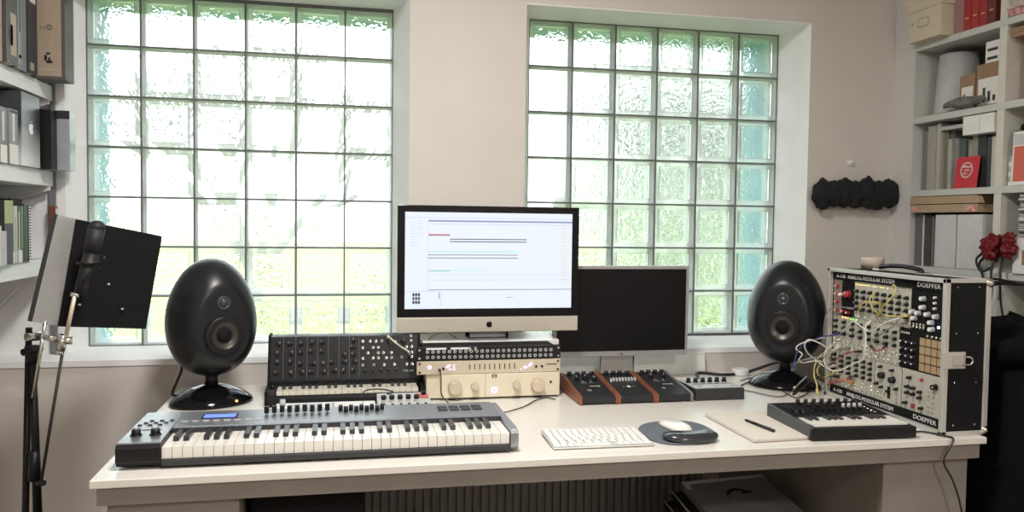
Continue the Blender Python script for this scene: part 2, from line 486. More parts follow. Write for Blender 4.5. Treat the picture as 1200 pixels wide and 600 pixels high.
repeat('rotary_knob', knob_mb(.0062, .016, blk, whitep), K, [(.032 + .0225 * i / 1.6, .236 + (.018 if i % 2 == 0 else 0), .063) for i in range(9)])
repeat('drum_pad', MB().box(-.013, .013, -.012, .012, 0, .003, dgrey), K, [(.31 + .032 * i, .22 + .028 * j, .063) for i in range(4) for j in range(2)], bev=.001)
K2 = MB()
for x in (-.44, .44):
    for y in (.04, .27): K2.cyl((x, y, 0), .01, .007, blk, 12)
K2.build('rubber_foot', K)

# --- semi-modular synth with vertical panel
S = thing('patchable_synthesizer', 'black semi-modular synthesizer with upright knob and patch panel and ivory keys', 'synthesizer', (.0125, 2.60, .75))
s_ = MB(); hw = .243
s_.prism([(0, 0), (0, .026), (.012, .034), (.10, .034), (.10, .062), (.143, .200), (.153, .202), (.20, .202), (.23, 0)], -hw, hw, blk, 'x')
s_.build('cabinet', S, bev=.001)
for x in (-hw, hw - .004):
    e = MB(); e.prism([(-.004, 0), (-.004, .05), (.088, .056), (.095, .066), (.139, .204), (.153, .206), (.205, .206), (.235, 0)], x - (.004 if x < 0 else 0), x + (.004 if x < 0 else .008), blkm, 'x'); e.build('side_panel', S)
piano(S, -.213, .231, .012, .095, .034, .046, 22, ivory, keyb, bh=.007, bl=.6)
cheek = MB().box(-.24, -.216, .014, .095, .034, .048, dgrey); cheek.build('wheel_block', S)
MB().cyl((-.228, .055, .048), .009, .01, blk).build('wheel_knob', S)
tilt = math.atan2(.045, .146)     # panel leans back
PM = Matrix.Translation((0, .10, .062)) @ Matrix.Rotation(PI / 2 - tilt, 4, 'X')
prot = (PI / 2 - tilt, 0, 0)
def onp(u, v, up=0): return PM @ Vector((-hw + u * 2 * hw, v * .153, up))
lines = MB()
for u in (.09, .17, .245, .315, .385, .455, .525, .59): lines.box(-.0004, .0004, 0, .14, 0, .0006, mgrey, T=Matrix.Translation(onp(u, .05, .0002)) @ Matrix.Rotation(PI / 2 - tilt, 4, 'X'))
lines.build('printed_lines', S)
k9 = knob_mb(.0062, .013, dgrey, lgrey, skirt=1.3)
lay = []
for u, vs in ((.055, (.80, .60, .41, .18)), (.14, (.80, .60, .41, .18)), (.21, (.80, .60, .36, .18)), (.28, (.82, .62, .36, .18)), (.35, (.82, .62, .36, .18)), (.42, (.38, .2)), (.488, (.54, .38, .2)), (.555, (.86, .70, .54, .38, .2))):
    lay += [onp(u, v) for v in vs]
repeat('panel_knob', k9, S, lay, rot=[(PI / 2 - tilt, 0, R.uniform(-1, 1)) for _ in lay])
lay = [onp(.63 + .053 * i, .18 + .006 * i) for i in range(5)]
repeat('small_knob', knob_mb(.005, .010, blk, mgrey), S, lay, rot=prot)
jk = MB().lathe([(.0018, .0), (.0018, .004), (.0052, .004), (.0056, 0)], mat('jack_nickel', (.70, .69, .62), .25, .9), 12, caps=False).cyl((0, 0, -.0005), .0019, .001, blkm, 8)
jp = [(.615, .82), (.665, .82), (.705, .82), (.745, .82), (.615, .68), (.685, .68), (.72, .68), (.65, .56), (.72, .56), (.755, .56), (.81, .56), (.615, .45), (.685, .45), (.72, .45), (.775, .45), (.81, .45), (.615, .3), (.69, .3), (.76, .3), (.83, .3), (.835, .80), (.945, .92), (.915, .68), (.95, .68), (.95, .56), (.95, .46), (.88, .46), (.915, .3), (.95, .3), (.945, .82)]
repeat('patch_jack', jk, S, [onp(u, v) for u, v in jp], rot=prot)
knob_mb(.009, .016, blk, mgrey).build('volume_knob', S, loc=onp(.895, .82), rot=prot)
lb = MB(); lb.T = PM; lb.text('MS-20', .008, Matrix.Translation((.188, .022, .0004)), lgrey, width=.034); lb.build('lettering', S)
pcab = thing('patch_lead', 'short cream patch lead plugged into the jack field of the semi-modular synthesizer', 'cable', S.location + PM @ Vector((.135, .13, .004)))
o0 = pcab.location
pts = [S.location + onp(u, v, h) for u, v, h in ((.785, .88, .004), (.785, .9, .03), (.82, .78, .04), (.87, .66, .035), (.92, .56, .03), (.935, .52, .004))]
MB().tube([p - o0 for p in pts], .0024, mat('cream_cable', (.78, .75, .58), .5)).build('lead', pcab)
MB().bar(pts[-1] - o0, pts[-2] - o0, .0036, whitep).bar(pts[0] - o0, pts[1] - o0, .0036, whitep).build('plug', pcab)

# --- white desktop devices behind the long keyboard
B = thing('white_sound_module', 'low white desktop sound module with a small display behind the long keyboard', 'sound module', (-.045, 2.345, .75))
MB().prism([(0, .004), (0, .028), (.14, .038), (.14, .004)], -.145, .145, whitep, 'x').build('case', B, bev=.003)
MB().box(-.05, .05, .03, .13, .0, .005, dgrey).build('base_plate', B)
tl = math.atan2(.010, .14)
MB().box(-.105, -.01, .065, .125, .0006, .0014, lgrey).box(-.10, -.015, .07, .12, .0014, .002, mat('pale_lcd', (.62, .70, .74), .2)).build('display', B, loc=(0, 0, .0278), rot=(tl, 0, 0))
repeat('round_knob', knob_mb(.008, .016, lgrey, dgrey), B, [(x, .05, .0315) for x in (-.09, -.045)])
knob_mb(.009, .02, lgrey, dgrey).build('volume_knob', B, loc=(-.125, .11, .0356))
repeat('tiny_button', MB().box(-.004, .004, -.002, .002, 0, .002, dgrey), B, [(.008 + .012 * i, .05 + .022 * j, .0316 + .0015 * j) for i in range(2) for j in range(4)])
B = thing('compact_mixer', 'small light grey mixer with black-capped knobs left of the beige rack gear', 'mixer', (.185, 2.36, .75))
MB().prism([(0, .0), (0, .032), (.14, .056), (.14, .0)], -.080, .080, lgrey, 'x').build('case', B, bev=.003)
tl = math.atan2(.024, .14)
kk = knob_mb(.0075, .018, whitep, None, blk); kk.cyl((0, 0, .008), .0078, .011, blk, 14)
repeat('mixer_knob', kk, B, [(-.062 + .0245 * i, .072 + (.03 if i == 5 else 0), .0445 + (.005 if i == 5 else 0)) for i in range(6)], rot=(tl, 0, 0))
repeat('trim_knob', knob_mb(.0045, .010, blk, whitep), B, [(-.062 + .0245 * i, .03, .0375) for i in range(6)], rot=(tl, 0, 0))
repeat('input_jack', MB().cyl((0, 0, 0), .005, .004, chrome, 12), B, [(-.062 + .0245 * i, .118, .052) for i in range(4)], rot=(tl, 0, 0))
MB().box(.04, .075, .09, .125, .0005, .0015, mat('red_label', (.6, .12, .08), .5)).build('printed_label', B, loc=(0, 0, .033), rot=(tl, 0, 0))
# ================================================================== egg loudspeakers
def egg(name, label, loc, rz):
    T = thing(name, label, 'loudspeaker', loc, rz, 'egg loudspeakers')
    H = .372; n = 40; seg = 64; prof = []
    for i in range(n + 1):
        t = PI * i / n
        prof.append((.1375 * math.sin(t) ** .93 * (1 + .10 * math.cos(t)) / 1.005, H * (.5 - .5 * math.cos(t)) + .088))
    vs = []; fs = []; FL = -.108
    for k in range(seg):
        a = 2 * PI * k / seg
        for r, z in prof:
            x, y = r * math.cos(a), r * math.sin(a)
            if y < FL: y = FL + (y - FL) * .06
            vs.append((x, y, z))
    m_ = n + 1
    for k in range(seg):
        for i in range(n): fs.append((k * m_ + i, ((k + 1) % seg) * m_ + i, ((k + 1) % seg) * m_ + i + 1, k * m_ + i + 1))
    c = MB().add(vs, fs, satin, True); bm_o = c.build('cabinet', T)
    rot = (PI / 2, 0, 0)
    cone = mat('woofer_cone', (.065, .058, .048), .35, .5)
    w = MB(); w.lathe([(.060, .000), (.060, .006), (.054, .010), (.050, .008), (.046, .0115), (.041, .008), (.036, .003), (.020, -.004)], blk, 36, caps=False)
    wf_ = w.build('woofer', T, loc=(0, FL - .002, .088 + .140), rot=rot)
    w = MB(); w.lathe([(.041, .008), (.022, -.003), (.021, -.003)], cone, 32, caps=False)
    w.build('cone', wf_)
    w = MB(); w.lathe([(.022, -.003), (.020, .003), (.013, .007), (.0001, .009)], blkm, 24, caps=False); w.build('dust_cap', wf_)
    tw = MB(); tw.lathe([(.022, 0), (.022, .002), (.014, .0015), (.0125, -.001), (.0115, .001), (.008, .005), (.0001, .007)], mat('tweeter_dome', (.07, .07, .08), .2, .4), 24, caps=False)
    tw.build('tweeter', T, loc=(0, FL - .0015, .088 + .240), rot=rot)
    st = MB(); P = [(.112, 0), (.122, .005), (.119, .012), (.104, .026), (.080, .041), (.052, .053), (.028, .060), (.018, .062)]
    st.lathe(P, gloss, 48, Matrix.Diagonal((1.06, .85, 1, 1))); st.build('foot', T)
    MB().lathe([(.022, .058), (.018, .080), (.026, .096), (.03, .1)], blk, 24).build('neck', T)
    MB().ball((.045, -.092, .0155), .004, led_o, 10).build('indicator_light', T)
    return T


egg('egg_loudspeaker', 'black egg-shaped loudspeaker on a dish foot at the left end of the desk', (-.405, 2.70, .75), math.radians(28))
egg('egg_loudspeaker', 'black egg-shaped loudspeaker on the right, beside the modular synthesizer case', (1.585, 2.672, .75), math.radians(-37))


# ================================================================== computer screens
def apple(mb, T, s, m, seg=10):
    """a bitten apple outline with a leaf, about s high"""
    pts = []
    for i in range(40):
        a = 2 * PI * i / 40
        x = .42 * math.sin(a) * (1 + .10 * math.cos(a)); y = .42 * math.cos(a)
        y -= .10 * math.exp(-(x / .12) ** 2) * (1 if y > 0 else -.6)
        d = math.hypot(x - .52, y - .03)
        if d < .23: k = .23 / max(d, 1e-3); x = .52 + (x - .52) * k; y = .03 + (y - .03) * k
        pts.append((x * s, y * s))
    mb.prism(pts, 0, .0006, m, 'z', T=T)
    mb.prism([(0, .42 * s), (.03 * s, .53 * s), (.12 * s, .62 * s), (.15 * s, .63 * s), (.12 * s, .52 * s), (.05 * s, .44 * s)], 0, .0006, m, 'z', T=T)


A = thing('desktop_computer', 'silver all-in-one computer with glowing screen, on a white riser behind the rack gear', 'computer', (.4975, 2.74, .9290))
hw = .3165; zb = .0290; zt = .4615; ch = .0815
bd = MB()
bd.prism([(0, zb), (0, zt), (.014, zt - .004), (.030, zt - .1), (.042, zb + .15), (.030, zb + .04), (.012, zb)], -hw, hw, alu, 'x'); bd.build('housing', A, bev=.003)
g = MB(); g.box(-hw, hw, -.004, 0, ch, zt, gloss); g.build('bezel', A, bev=.003)
g = MB(); g.box(-hw, hw, -.004, 0, zb, ch - .0005, mat('chin_aluminium', (.60, .56, .48), .45, .5, scale=200)); g.build('chin', A, bev=.002)
lg = MB(); apple(lg, FACE(0, -.0042, .0545), .026, blkm); lg.build('logo', A)
def scr(name, col, e=1.): return mat(name, [c * .03 for c in col], .35, emit=col, es=e * .78, var=0)
SW = scr('screen_white', (.80, .86, 1.), .92); SB = scr('screen_blue_grey', (.30, .36, .55), .8); SD = scr('screen_dark', (.10, .10, .12), .5)
SR = scr('screen_red', (.95, .40, .48), .8); SG = scr('screen_green', (.35, .75, .62), .8); SM = scr('screen_grey', (.20, .18, .20), .7)
SL = scr('screen_lavender', (.56, .61, .84), .9); SP = scr('screen_mint', (.50, .82, .78), .95); SY = scr('screen_cream', (.80, .78, .80), .92)
s_ = MB(); sx0, sx1, sz0, sz1 = -.291, .291, .1105, .4385
def sr_(u0, u1, v0, v1, m, d): s_.box(sx0 + (sx1 - sx0) * u0, sx0 + (sx1 - sx0) * u1, -.0045 - d, -.004 - d, sz1 - (sz1 - sz0) * v1, sz1 - (sz1 - sz0) * v0, m)
sr_(0, 1, 0, 1, SW, 0)
sr_(.0, 1, .055, .06, SL, .0003); sr_(.135, 1, .082, .098, SB, .0004); sr_(.135, 1, .12, .125, SL, .0003)
sr_(.133, .135, .08, .80, SL, .0003); sr_(.135, .26, .222, .243, SR, .0003); sr_(.135, .26, .235, .243, SM, .0004)
sr_(.26, .72, .272, .282, SM, .0003); sr_(.26, .72, .298, .308, SM, .0003)
sr_(.135, .67, .40, .415, SP, .0003)
for i in range(54):
    u = .135 + i * .0099
    sr_(u, u + .0065, .436, .445, SD, .0003); sr_(u, u + .0065, .468, .478, SD, .0003)
sr_(.135, .26, .60, .612, SG, .0003); sr_(.26, .48, .597, .607, SP, .0003); sr_(.135, 1, .645, .649, SP, .0003)
sr_(.135, 1, .70, .704, SL, .0003); sr_(.135, 1, .80, .806, SM, .0003); sr_(0, .21, .815, .82, SL, .0003); sr_(.21, .213, .82, .97, SL, .0003)
for i in range(9): sr_(.03 + .0 * i, .06 + .012 * (i % 3), .10 + .03 * i, .104 + .03 * i, SL, .0003)
for i in range(6): sr_(.075, .10 + .008 * (i % 2), .09 + .025 * i, .094 + .025 * i, SL, .0003)
for i in range(18): sr_(.93, .965 + .01 * (i % 3), .11 + .036 * i, .13 + .036 * i, SY, .0002)
for r in range(3):
    for c_ in range(3):
        sr_(.045 + .016 * c_, .056 + .016 * c_, .835 + .04 * r, .868 + .04 * r, SD, .0004)
    sr_(.045, .09, .848 + .04 * r + .004 * (r % 2), .856 + .04 * r, SD, .0005)
sr_(.198, .202, .83, .9, SM, .0003); sr_(.60, .64, .885, .889, SM, .0003)
s_.build('screen', A, label='lit screen showing a music arrangement window')
ft = MB(); ft.prism([(.10, .0), (.10, .004), (.03, .006), (.05, .14), (.058, .14), (.05, .006), (-.006, .004), (-.006, 0)], -.068, .068, mat('stand_grey', (.26, .27, .29), .4, .5), 'x'); ft.build('stand', A, bev=.001)

M2 = thing('flat_monitor', 'switched-off black monitor with thin aluminium frame, right of the lit computer', 'monitor', (1.008, 2.82, .75))
hw = .260; z0, z1 = .098, .432
MB().box(-hw, hw, 0, .028, z0, z1, alu).build('housing', M2, bev=.006, seg=3)
MB().box(-hw + .001, hw - .001, -.003, 0, z0 + .001, z1 - .001, mat('frame_grey', (.40, .40, .40), .4, .4)).build('frame', M2, bev=.002)
MB().box(-hw + .012, hw - .012, -.0045, -.003, z0 + .021, z1 - .012, mat('dark_panel', (.004, .004, .005), .28, spec=.25)).build('screen', M2)
lg = MB(); apple(lg, FACE(0, -.0032, z0 + .009), .009, dgrey); lg.build('logo', M2)
ft = MB(); ft.prism([(-.05, 0), (-.05, .005), (.05, .006), (.055, .13), (.062, .2), (.028, .2), (.028, .19), (.052, .19), (.045, .005), (.08, .005), (.08, 0)], -.065, .065, alu, 'x'); ft.build('stand', M2, bev=.001)

wb = thing('white_board', 'low white board leaning against the wall behind the switched-off monitor', 'board', (.83, 2.945, .75))
MB().box(-.1, .57, -.004, .004, 0, .080, whitep).build('panel', wb, bev=.001, rot=(-.09, 0, 0))
MB().box(-.1, .57, -.007, .007, .076, .084, whitep).build('top_rail', wb, bev=.002, rot=(-.09, 0, 0))

wb = thing('screen_riser', 'white riser behind the rack stack, carrying the lit computer', 'riser', (.505, 2.730, .7504))
for x0 in (-.236, .220): MB().box(x0, x0 + .018, .004, .19, 0, .160, whitep).build('side_panel', wb, bev=.001)
MB().box(-.238, .240, 0, .20, .1602, .178, whitep).build('top_board', wb, bev=.002)

# ================================================================== rack gear under the computer
G = thing('monitor_controller', 'beige desktop monitor controller with silver knobs, bottom of the rack stack', 'audio controller', (.495, 2.62, .75))
hw = .225; cream = mat('cream_lacquer', (.72, .64, .48), .38, var=.02)
MB().box(-hw, hw, .006, .100, .006, .0865, cream).build('case', G, bev=.003)
MB().box(-hw + .048, hw, -.002, .006, .006, .0865, mat('cream_front', (.74, .67, .52), .35, var=.02)).build('front_panel', G, bev=.004, seg=3)
MB().box(-.0305, -.0295, -.0026, -.002, .008, .085, mgrey).build('panel_seam', G)
for x, r in ((-.132, .022), (.147, .022)): MB().lathe([(r * 1.04, 0), (r, .012), (r * .96, .022), (r * .88, .024)], champ, 32).build('large_knob', G, loc=(x, -.002, .043), rot=(PI / 2, 0, 0))
for x in (-.065, .075): MB().lathe([(.013, 0), (.012, .016), (.011, .018)], champ, 24).build('small_knob', G, loc=(x, -.002, .045), rot=(PI / 2, 0, 0))
MB().lathe([(.007, 0), (.010, 0), (.010, .002), (.007, .002), (.007, 0)], led_v, 20, caps=False).build('light_ring', G, loc=(0, -.002, .030), rot=(PI / 2, 0, 0), label='glowing violet ring')
MB().box(-.008, .008, -.003, -.002, .072, .082, dgrey).box(-.004, .004, -.0034, -.003, .0745, .079, cream).build('badge', G)
MB().cyl((.193, -.002, .052), .004, .002, blk, 12, d=(0, -1, 0)).build('headphone_jack', G)
for x in (-.14, -.065, .075, .15): MB().box(x - .012, x + .012, -.004, .006, .001, .006, dgrey).build('foot', G)

G = thing('rack_preamp', 'champagne rack preamplifier with violet lights, middle unit of the rack stack', 'rack unit', (.4795, 2.62, .837))
hw = .241
MB().box(-hw + .02, hw - .02, .004, .100, .0, .043, dgrey).build('chassis', G)
MB().box(-hw, hw, -.003, .004, .0005, .0435, champ).build('front_panel', G, bev=.001)
repeat('level_slider', MB().box(-.0015, .0015, -.0008, 0, -.009, .009, blk), G, [(-.068 + .0168 * i, -.003, .0225) for i in range(10)])
for i in range(10):
    x = -.130 + R.uniform(-.014, .014); z = .0225 + R.uniform(-.011, .011)
    MB().ball((x, -.0035, z), .0022, led_v, 8).build('indicator_light', G)
for i in range(12):
    x = .13 + R.uniform(-.027, .027); MB().ball((x, -.0035, .0225 + (x - .13) * .3 + R.uniform(-.006, .006)), .0022, led_v, 8).build('indicator_light', G)
MB().lathe([(.004, 0), (.006, 0), (.006, .0015), (.004, .0015), (.004, 0)], led_v, 14, caps=False).build('power_ring', G, loc=(-.2, -.003, .024), rot=(PI / 2, 0, 0))
for x in (-.155, .157, .177): MB().cyl((x, -.003, .019), .004, .003, blk, 12, d=(0, -1, 0)).build('input_jack', G)
MB().box(.193, .229, -.0036, -.003, .024, .027, dgrey).build('name_print', G)
repeat('rack_screw', MB().cyl((0, 0, 0), .004, .0015, dgrey, 10, d=(0, -1, 0)), G, [(x, -.003, z) for x in (-.232, .232) for z in (.008, .036)])

G = thing('patchbay', 'black rack patchbay with two rows of sockets, topmost of the rack stack', 'patchbay', (.4795, 2.62, .8816))
MB().box(-hw + .02, hw - .02, .004, .100, 0, .044, blkm).build('chassis', G)
MB().box(-hw, hw, -.003, .004, 0, .045, blk).build('front_panel', G, bev=.001)
sk = MB().lathe([(.0028, .001), (.0028, .0025), (.0052, .0025), (.0056, 0)], lgrey, 10, caps=False).box(-.006, .006, -.0065, .0065, 0, .0008, dgrey)
repeat('socket', sk, G, [(-.207 + .018 * i, -.003, z) for i in range(24) for z in (.012, .030)], rot=(PI / 2, 0, 0))
for x in (-.178, -.098): MB().box(x - .033, x + .033, -.0042, -.003, .037, .043, paper).build('label_strip', G, label='white paper label strip')
repeat('rack_screw', MB().cyl((0, 0, 0), .004, .0015, chrome, 10, d=(0, -1, 0)), G, [(x, -.003, z) for x in (-.233, .233) for z in (.009, .036)])
for i, x in enumerate((-.068, -.05)):
    p = thing('jack_plug', ['white jack plug standing in the patchbay, left one of the pair', 'white jack plug standing in the patchbay, right one of the pair'][i], 'plug', (.4795 + x, 2.6, .923), group='plugs in the patchbay')
    MB().bar((0, .017, -.010), (-.004, -.012, .004), .0034, whitep).build('shell', p)
    MB().bar((-.004, -.012, .004), (-.008, -.022, .012), .0018, dgrey).build('strain_relief', p)

# ================================================================== wooden-sided effect boxes
for i in range(3):
    lb = ['leftmost black effects box with a cherry wood side, beside the beige controller', 'middle black effects box with a row of white sliders, between wooden cheeks',
          'rightmost of the three wood-sided black effects boxes, beside the flat knob box'][i]
    E_ = thing('effects_box', lb, 'effects box', (.8145 + i * .1305, 2.482, .75), 0, 'wood-sided effects boxes')
    hw = .065
    prof = [(0, .004), (0, .022), (.006, .026), (.235, .058), (.25, .052), (.25, .004)]
    MB().prism(prof, -hw + .009, hw - .009, mat('enclosure_grey', (.025, .026, .028), .45, spec=.3), 'x').build('enclosure', E_, bev=.001)
    pr2 = [(-.003, 0), (-.003, .024), (.004, .030), (.235, .0625), (.253, .056), (.253, 0)]
    for sx in (-1, 1):
        if i == 2 and sx == 1:
            MB().prism(pr2, hw - .009, hw, mgrey, 'x').build('side_cheek', E_, bev=.001, label='grey metal right cheek')
        else: MB().prism(pr2, *( (-hw, -hw + .009) if sx < 0 else (hw - .009, hw)), wood, 'x').build('side_cheek', E_, bev=.0015, label='cherry wood cheek')
    tl = math.atan2(.032, .229)
    def tp_(x, y, up=0): return (x, y, .026 + (y - .006) * .1397 + up)
    kn = knob_mb(.0085, .015, blk, whitep, skirt=1.2)
    if i == 0: ks = [(-.040, .215), (-.014, .208), (.012, .212), (.038, .21), (-.028, .165), (.004, .17), (.032, .155)]
    elif i == 1: ks = [(-.038, .212), (-.012, .208), (.013, .212), (.038, .208)]
    else: ks = [(-.037, .21), (-.012, .212), (.013, .212), (.038, .21), (-.02, .165), (.028, .165)]
    repeat('knob', kn, E_, [tp_(*k) for k in ks], rot=[(tl, 0, R.uniform(-1, 1)) for _ in ks])
    pm = MB(); TT = lambda x, y: Matrix.Translation(tp_(x, y, .0002)) @ Matrix.Rotation(tl, 4, 'X')
    if i == 1:
        repeat('slider', MB().box(-.002, .002, -.006, .006, 0, .010, whitep), E_, [tp_(-.042 + .011 * k, .15 - .006 * (k == 0), 0) for k in range(9)], rot=(tl, 0, 0))
        pm.prism([(-.008, 0), (0, .012), (.008, 0), (0, -.012)], 0, .0004, whitep, 'z', T=TT(.003, .09))
        pm.box(-.018, -.011, -.001, .001, 0, .0004, whitep, T=TT(0, .09)); pm.box(.017, .024, -.001, .001, 0, .0004, whitep, T=TT(0, .09))
    else:
        pm.text('moog', .014, TT(.0, .10), whitep, width=.034)
        pm.lathe([(.005, 0), (.0065, 0), (.0065, .0004), (.005, .0004), (.005, 0)], whitep, 14, TT(-.012, .065), False, False)
        for q in range(5): pm.box(-.0006, .0006, 0, .03, 0, .0004, lgrey, T=TT(-.02 + .01 * q, .13) @ Matrix.Rotation(.4 * (q % 3 - 1), 4, 'Z'))
    pm.build('printed_marks', E_)
E_ = thing('knob_box', 'low dark grey box with a row of black knobs, right of the wood-sided effects boxes', 'effects box', (1.240, 2.487, .75), 0)
MB().prism([(0, 0), (0, .036), (.004, .040), (.004, .0)], -.088, .088, dgrey, 'x').prism([(.004, 0), (.004, .040), (.16, .040), (.16, 0)], -.088, .088, dgrey, 'x').build('enclosure', E_, bev=.003)
MB().box(-.086, .086, .006, .156, .0402, .0412, lgrey).build('top_plate', E_)
repeat('knob', knob_mb(.0075, .016, blk, whitep, skirt=1.35), E_, [(-.068 + .0265 * i, .105, .041) for i in range(6)])
repeat('toggle_cap', MB().cyl((0, 0, 0), .0045, .008, chrome, 10), E_, [(-.06 + .06 * i, .03, .041) for i in range(3)])
MB().box(-.07, .075, .07, .078, .0412, .0416, dgrey).build('printed_line', E_)
# ================================================================== things on the desk front
A = thing('computer_keyboard', 'thin white and aluminium computer keyboard in the middle of the desk', 'keyboard', (.672, 1.995, .75), math.radians(-1.5))
tl = math.atan2(.007, .155)
MB().box(-.137, .137, 0, .155, 0, .004, alu).build('base', A, bev=.0015, rot=(tl, 0, 0), loc=(0, 0, .0016))
MB().cyl((-.135, .148, .0072), .0068, .27, alu, 14, d=(1, 0, 0)).build('battery_tube', A)
rows = [(14, 1), (14, 1), (13, 1), (12, 1), (11, 1)]
kc = MB().box(-.0082, .0082, -.0082 * 1.35, .0082 * 1.35, 0, .0025, whitep)
pos = []
for r in range(6):
    y = .017 + r * .0252
    n_ = [10, 12, 13, 14, 14, 14][r]
    if r == 0: xs = [-.1245, -.1055, -.0865, -.0675, .0465, .0655, .0845, .1035, .1225]
    else: xs = [-.1235 + k * .247 / (n_ - 1) for k in range(n_)]
    for x in xs: pos.append((x, y, .0060 + math.tan(tl) * y))
repeat('key', kc, A, pos, rot=(tl, 0, 0), bev=.001)
MB().box(-.048, .028, -.011, .011, 0, .0025, whitep).build('space_bar', A, bev=.001, rot=(tl, 0, 0), loc=(-.008, .017, .0062))

P = thing('mouse_pad', 'grey mouse pad with shiny dark gel wrist rest', 'mouse pad', (.920, 2.12, .75))
pts = []
for i in range(36):
    a = 2 * PI * i / 36; r = 1
    pts.append((.108 * math.copysign(abs(math.cos(a)) ** .8, math.cos(a)) + .004, .12 * math.copysign(abs(math.sin(a)) ** .8, math.sin(a)) - .01 + .02 * math.cos(a)))
MB().prism(pts, 0, .005, mat('pad_cloth', (.12, .135, .16), .7, scale=400, bump=.1), 'z').build('mat', P, bev=.001)
gr = bmesh.new(); bmesh.ops.create_uvsphere(gr, u_segments=40, v_segments=20, radius=1)
for v in gr.verts:
    x, y, z = v.co; x = math.copysign(abs(x) ** .6, x); y = math.copysign(abs(y) ** .7, y)
    v.co = Vector((x * .078 + .006, y * .036 - .012 * (1 - x * x) - .090, max(z, -.3) * .017 + .011 + .004 * x * x))
me = bpy.data.meshes.new('wrist_rest'); gr.to_mesh(me); gr.free(); me.materials.append(mat('gel_dark', (.03, .033, .04), .22, coat=.3))
for p in me.polygons: p.use_smooth = True
o = bpy.data.objects.new('wrist_rest', me); C.objects.link(o); o.parent = P
MS = thing('computer_mouse', 'flat white computer mouse on the grey pad', 'mouse', (.935, 2.150, .7556), math.radians(10))
gr = bmesh.new(); bmesh.ops.create_uvsphere(gr, u_segments=32, v_segments=16, radius=1)
for v in gr.verts:
    x, y, z = v.co; k = .82
    v.co = Vector((math.copysign(abs(x) ** k, x) * .034, math.copysign(abs(y) ** k, y) * .062, max(z, -.2) * .015 + .004))
me = bpy.data.meshes.new('shell'); gr.to_mesh(me); gr.free(); me.materials.append(mat('mouse_white', (.82, .80, .74), .2, coat=.4))
for p in me.polygons: p.use_smooth = True
o = bpy.data.objects.new('shell', me); C.objects.link(o); o.parent = MS
MB().prism([(-.027, -.05), (-.027, .05), (.027, .05), (.027, -.05)], 0, .003, lgrey, 'z').build('base', MS, bev=.001)

N = thing('notebook', 'pale spiral-free notebook lying open-edged under the pen', 'notebook', (1.088, 1.978, .75))
N['label'] = 'closed pale notebook lying flat beneath the black pen'
MB().prism([(0, 0), (.19, .008), (.185, .31), (.002, .305)], 0, .0015, mat('kraft_board', (.30, .20, .13), .7), 'z').build('back_cover', N)
MB().prism([(.001, .002), (.188, .010), (.184, .308), (.003, .303)], .0015, .0075, paper, 'z').build('pages', N)
MB().prism([(0, 0), (.19, .008), (.185, .31), (.002, .305)], .0075, .0090, mat('notebook_cover', (.70, .65, .57), .6, var=.02), 'z').build('front_cover', N)
pn = thing('pen', 'black ballpoint pen lying on the notebook', 'pen', (1.20, 2.13, .7637))
a0, a1 = Vector((-.034, .075, 0)), Vector((.036, -.035, 0))
a0 = at(871, 491, Z=.7637) - pn.location; a1 = at(907, 505, Z=.7637) - pn.location; a0.z = a1.z = 0; dd = a1 - a0
MB().bar(a0 + dd * .1, a0 + dd * .6, .0042, blk).build('barrel', pn)
MB().bar(a0 + dd * .6, a1, .0048, dgrey).bar(a0 + dd * .60 + Vector((0, 0, .0045)), a0 + dd * .9 + Vector((0, 0, .0062)), .0012, lgrey, 6).build('cap', pn)
MB().bar(a0 + dd * .1, a0, .0042, lgrey, r2=.0006).build('tip', pn)

U = thing('mini_synthesizer', 'small dark synthesizer with mini keys at the right front of the desk', 'synthesizer', (1.252, 1.968, .75), math.radians(-3))
W = .312; Dp = .262
MB().prism([(.0, .004), (.0, .030), (.004, .034), (Dp, .047), (Dp, .004)], 0, W, mat('synth_blue_grey', (.06, .066, .075), .35), 'x').build('case', U, bev=.003)
MB().box(0, W, -.003, .010, .003, .034, blk).build('front_rail', U, bev=.002)
MB().box(.012, W - .012, .008, .108, .030, .036, blkm).build('key_well', U)
piano(U, .016, W - .016, .012, .10, .035, .041, 15, keyw, keyb, bh=.005, bl=.42)
tl = math.atan2(.013, Dp)
def ub(x, y, up=0): return (x, y, .0342 + y * tl + up)
MB().box(.012, W - .012, .114, .258, 0, .0012, blkm).build('control_plate', U, loc=(0, 0, .0338), rot=(tl, 0, 0))
kk = knob_mb(.0068, .017, blk, whitep, skirt=1.15)
repeat('knob', kk, U, [ub(.085 + .026 * i, .235) for i in range(8)] + [ub(.10 + .026 * i, .198) for i in range(4)], rot=(tl, 0, 0))
repeat('silver_knob', knob_mb(.0055, .014, lgrey, dgrey), U, [ub(.208 + .018 * i, .192) for i in range(4)], rot=(tl, 0, 0))
repeat('slider', MB().box(-.003, .003, -.004, .004, 0, .012, blk).box(-.0008, .0008, -.016, .016, 0, .0008, lgrey), U, [ub(.10 + .02 * i, .155) for i in range(8)], rot=(tl, 0, 0))
for x in (.034, .055): MB().cyl((x - .007, .15, .040), .013, .014, blk, 18, d=(1, 0, 0)).build('wheel', U)
for y in (.225, .205): MB().box(.03, .055, y, y + .006, .044, .0465, dgrey).build('octave_button', U)
repeat('patch_jack', MB().cyl((0, 0, 0), .004, .004, chrome, 12), U, [ub(.275, .135 + .018 * i) for i in range(5)], rot=(tl, 0, 0))
for x in (.03, W - .03):
    for y in (.03, .23): MB().cyl((x, y, 0), .008, .005, blk, 12).build('rubber_foot', U)

pk = thing('power_puck', 'small round white adapter at the back of the desk under the right window', 'adapter', (1.53, 2.90, .75))
MB().lathe([(.03, 0), (.034, .004), (.034, .020), (.028, .026)], whitep, 28).build('body', pk, bev=.001)
MB().tube([(.03, 0, .01), (.055, .005, .006), (.07, .02, .005)], .0025, whitep).build('lead', pk)

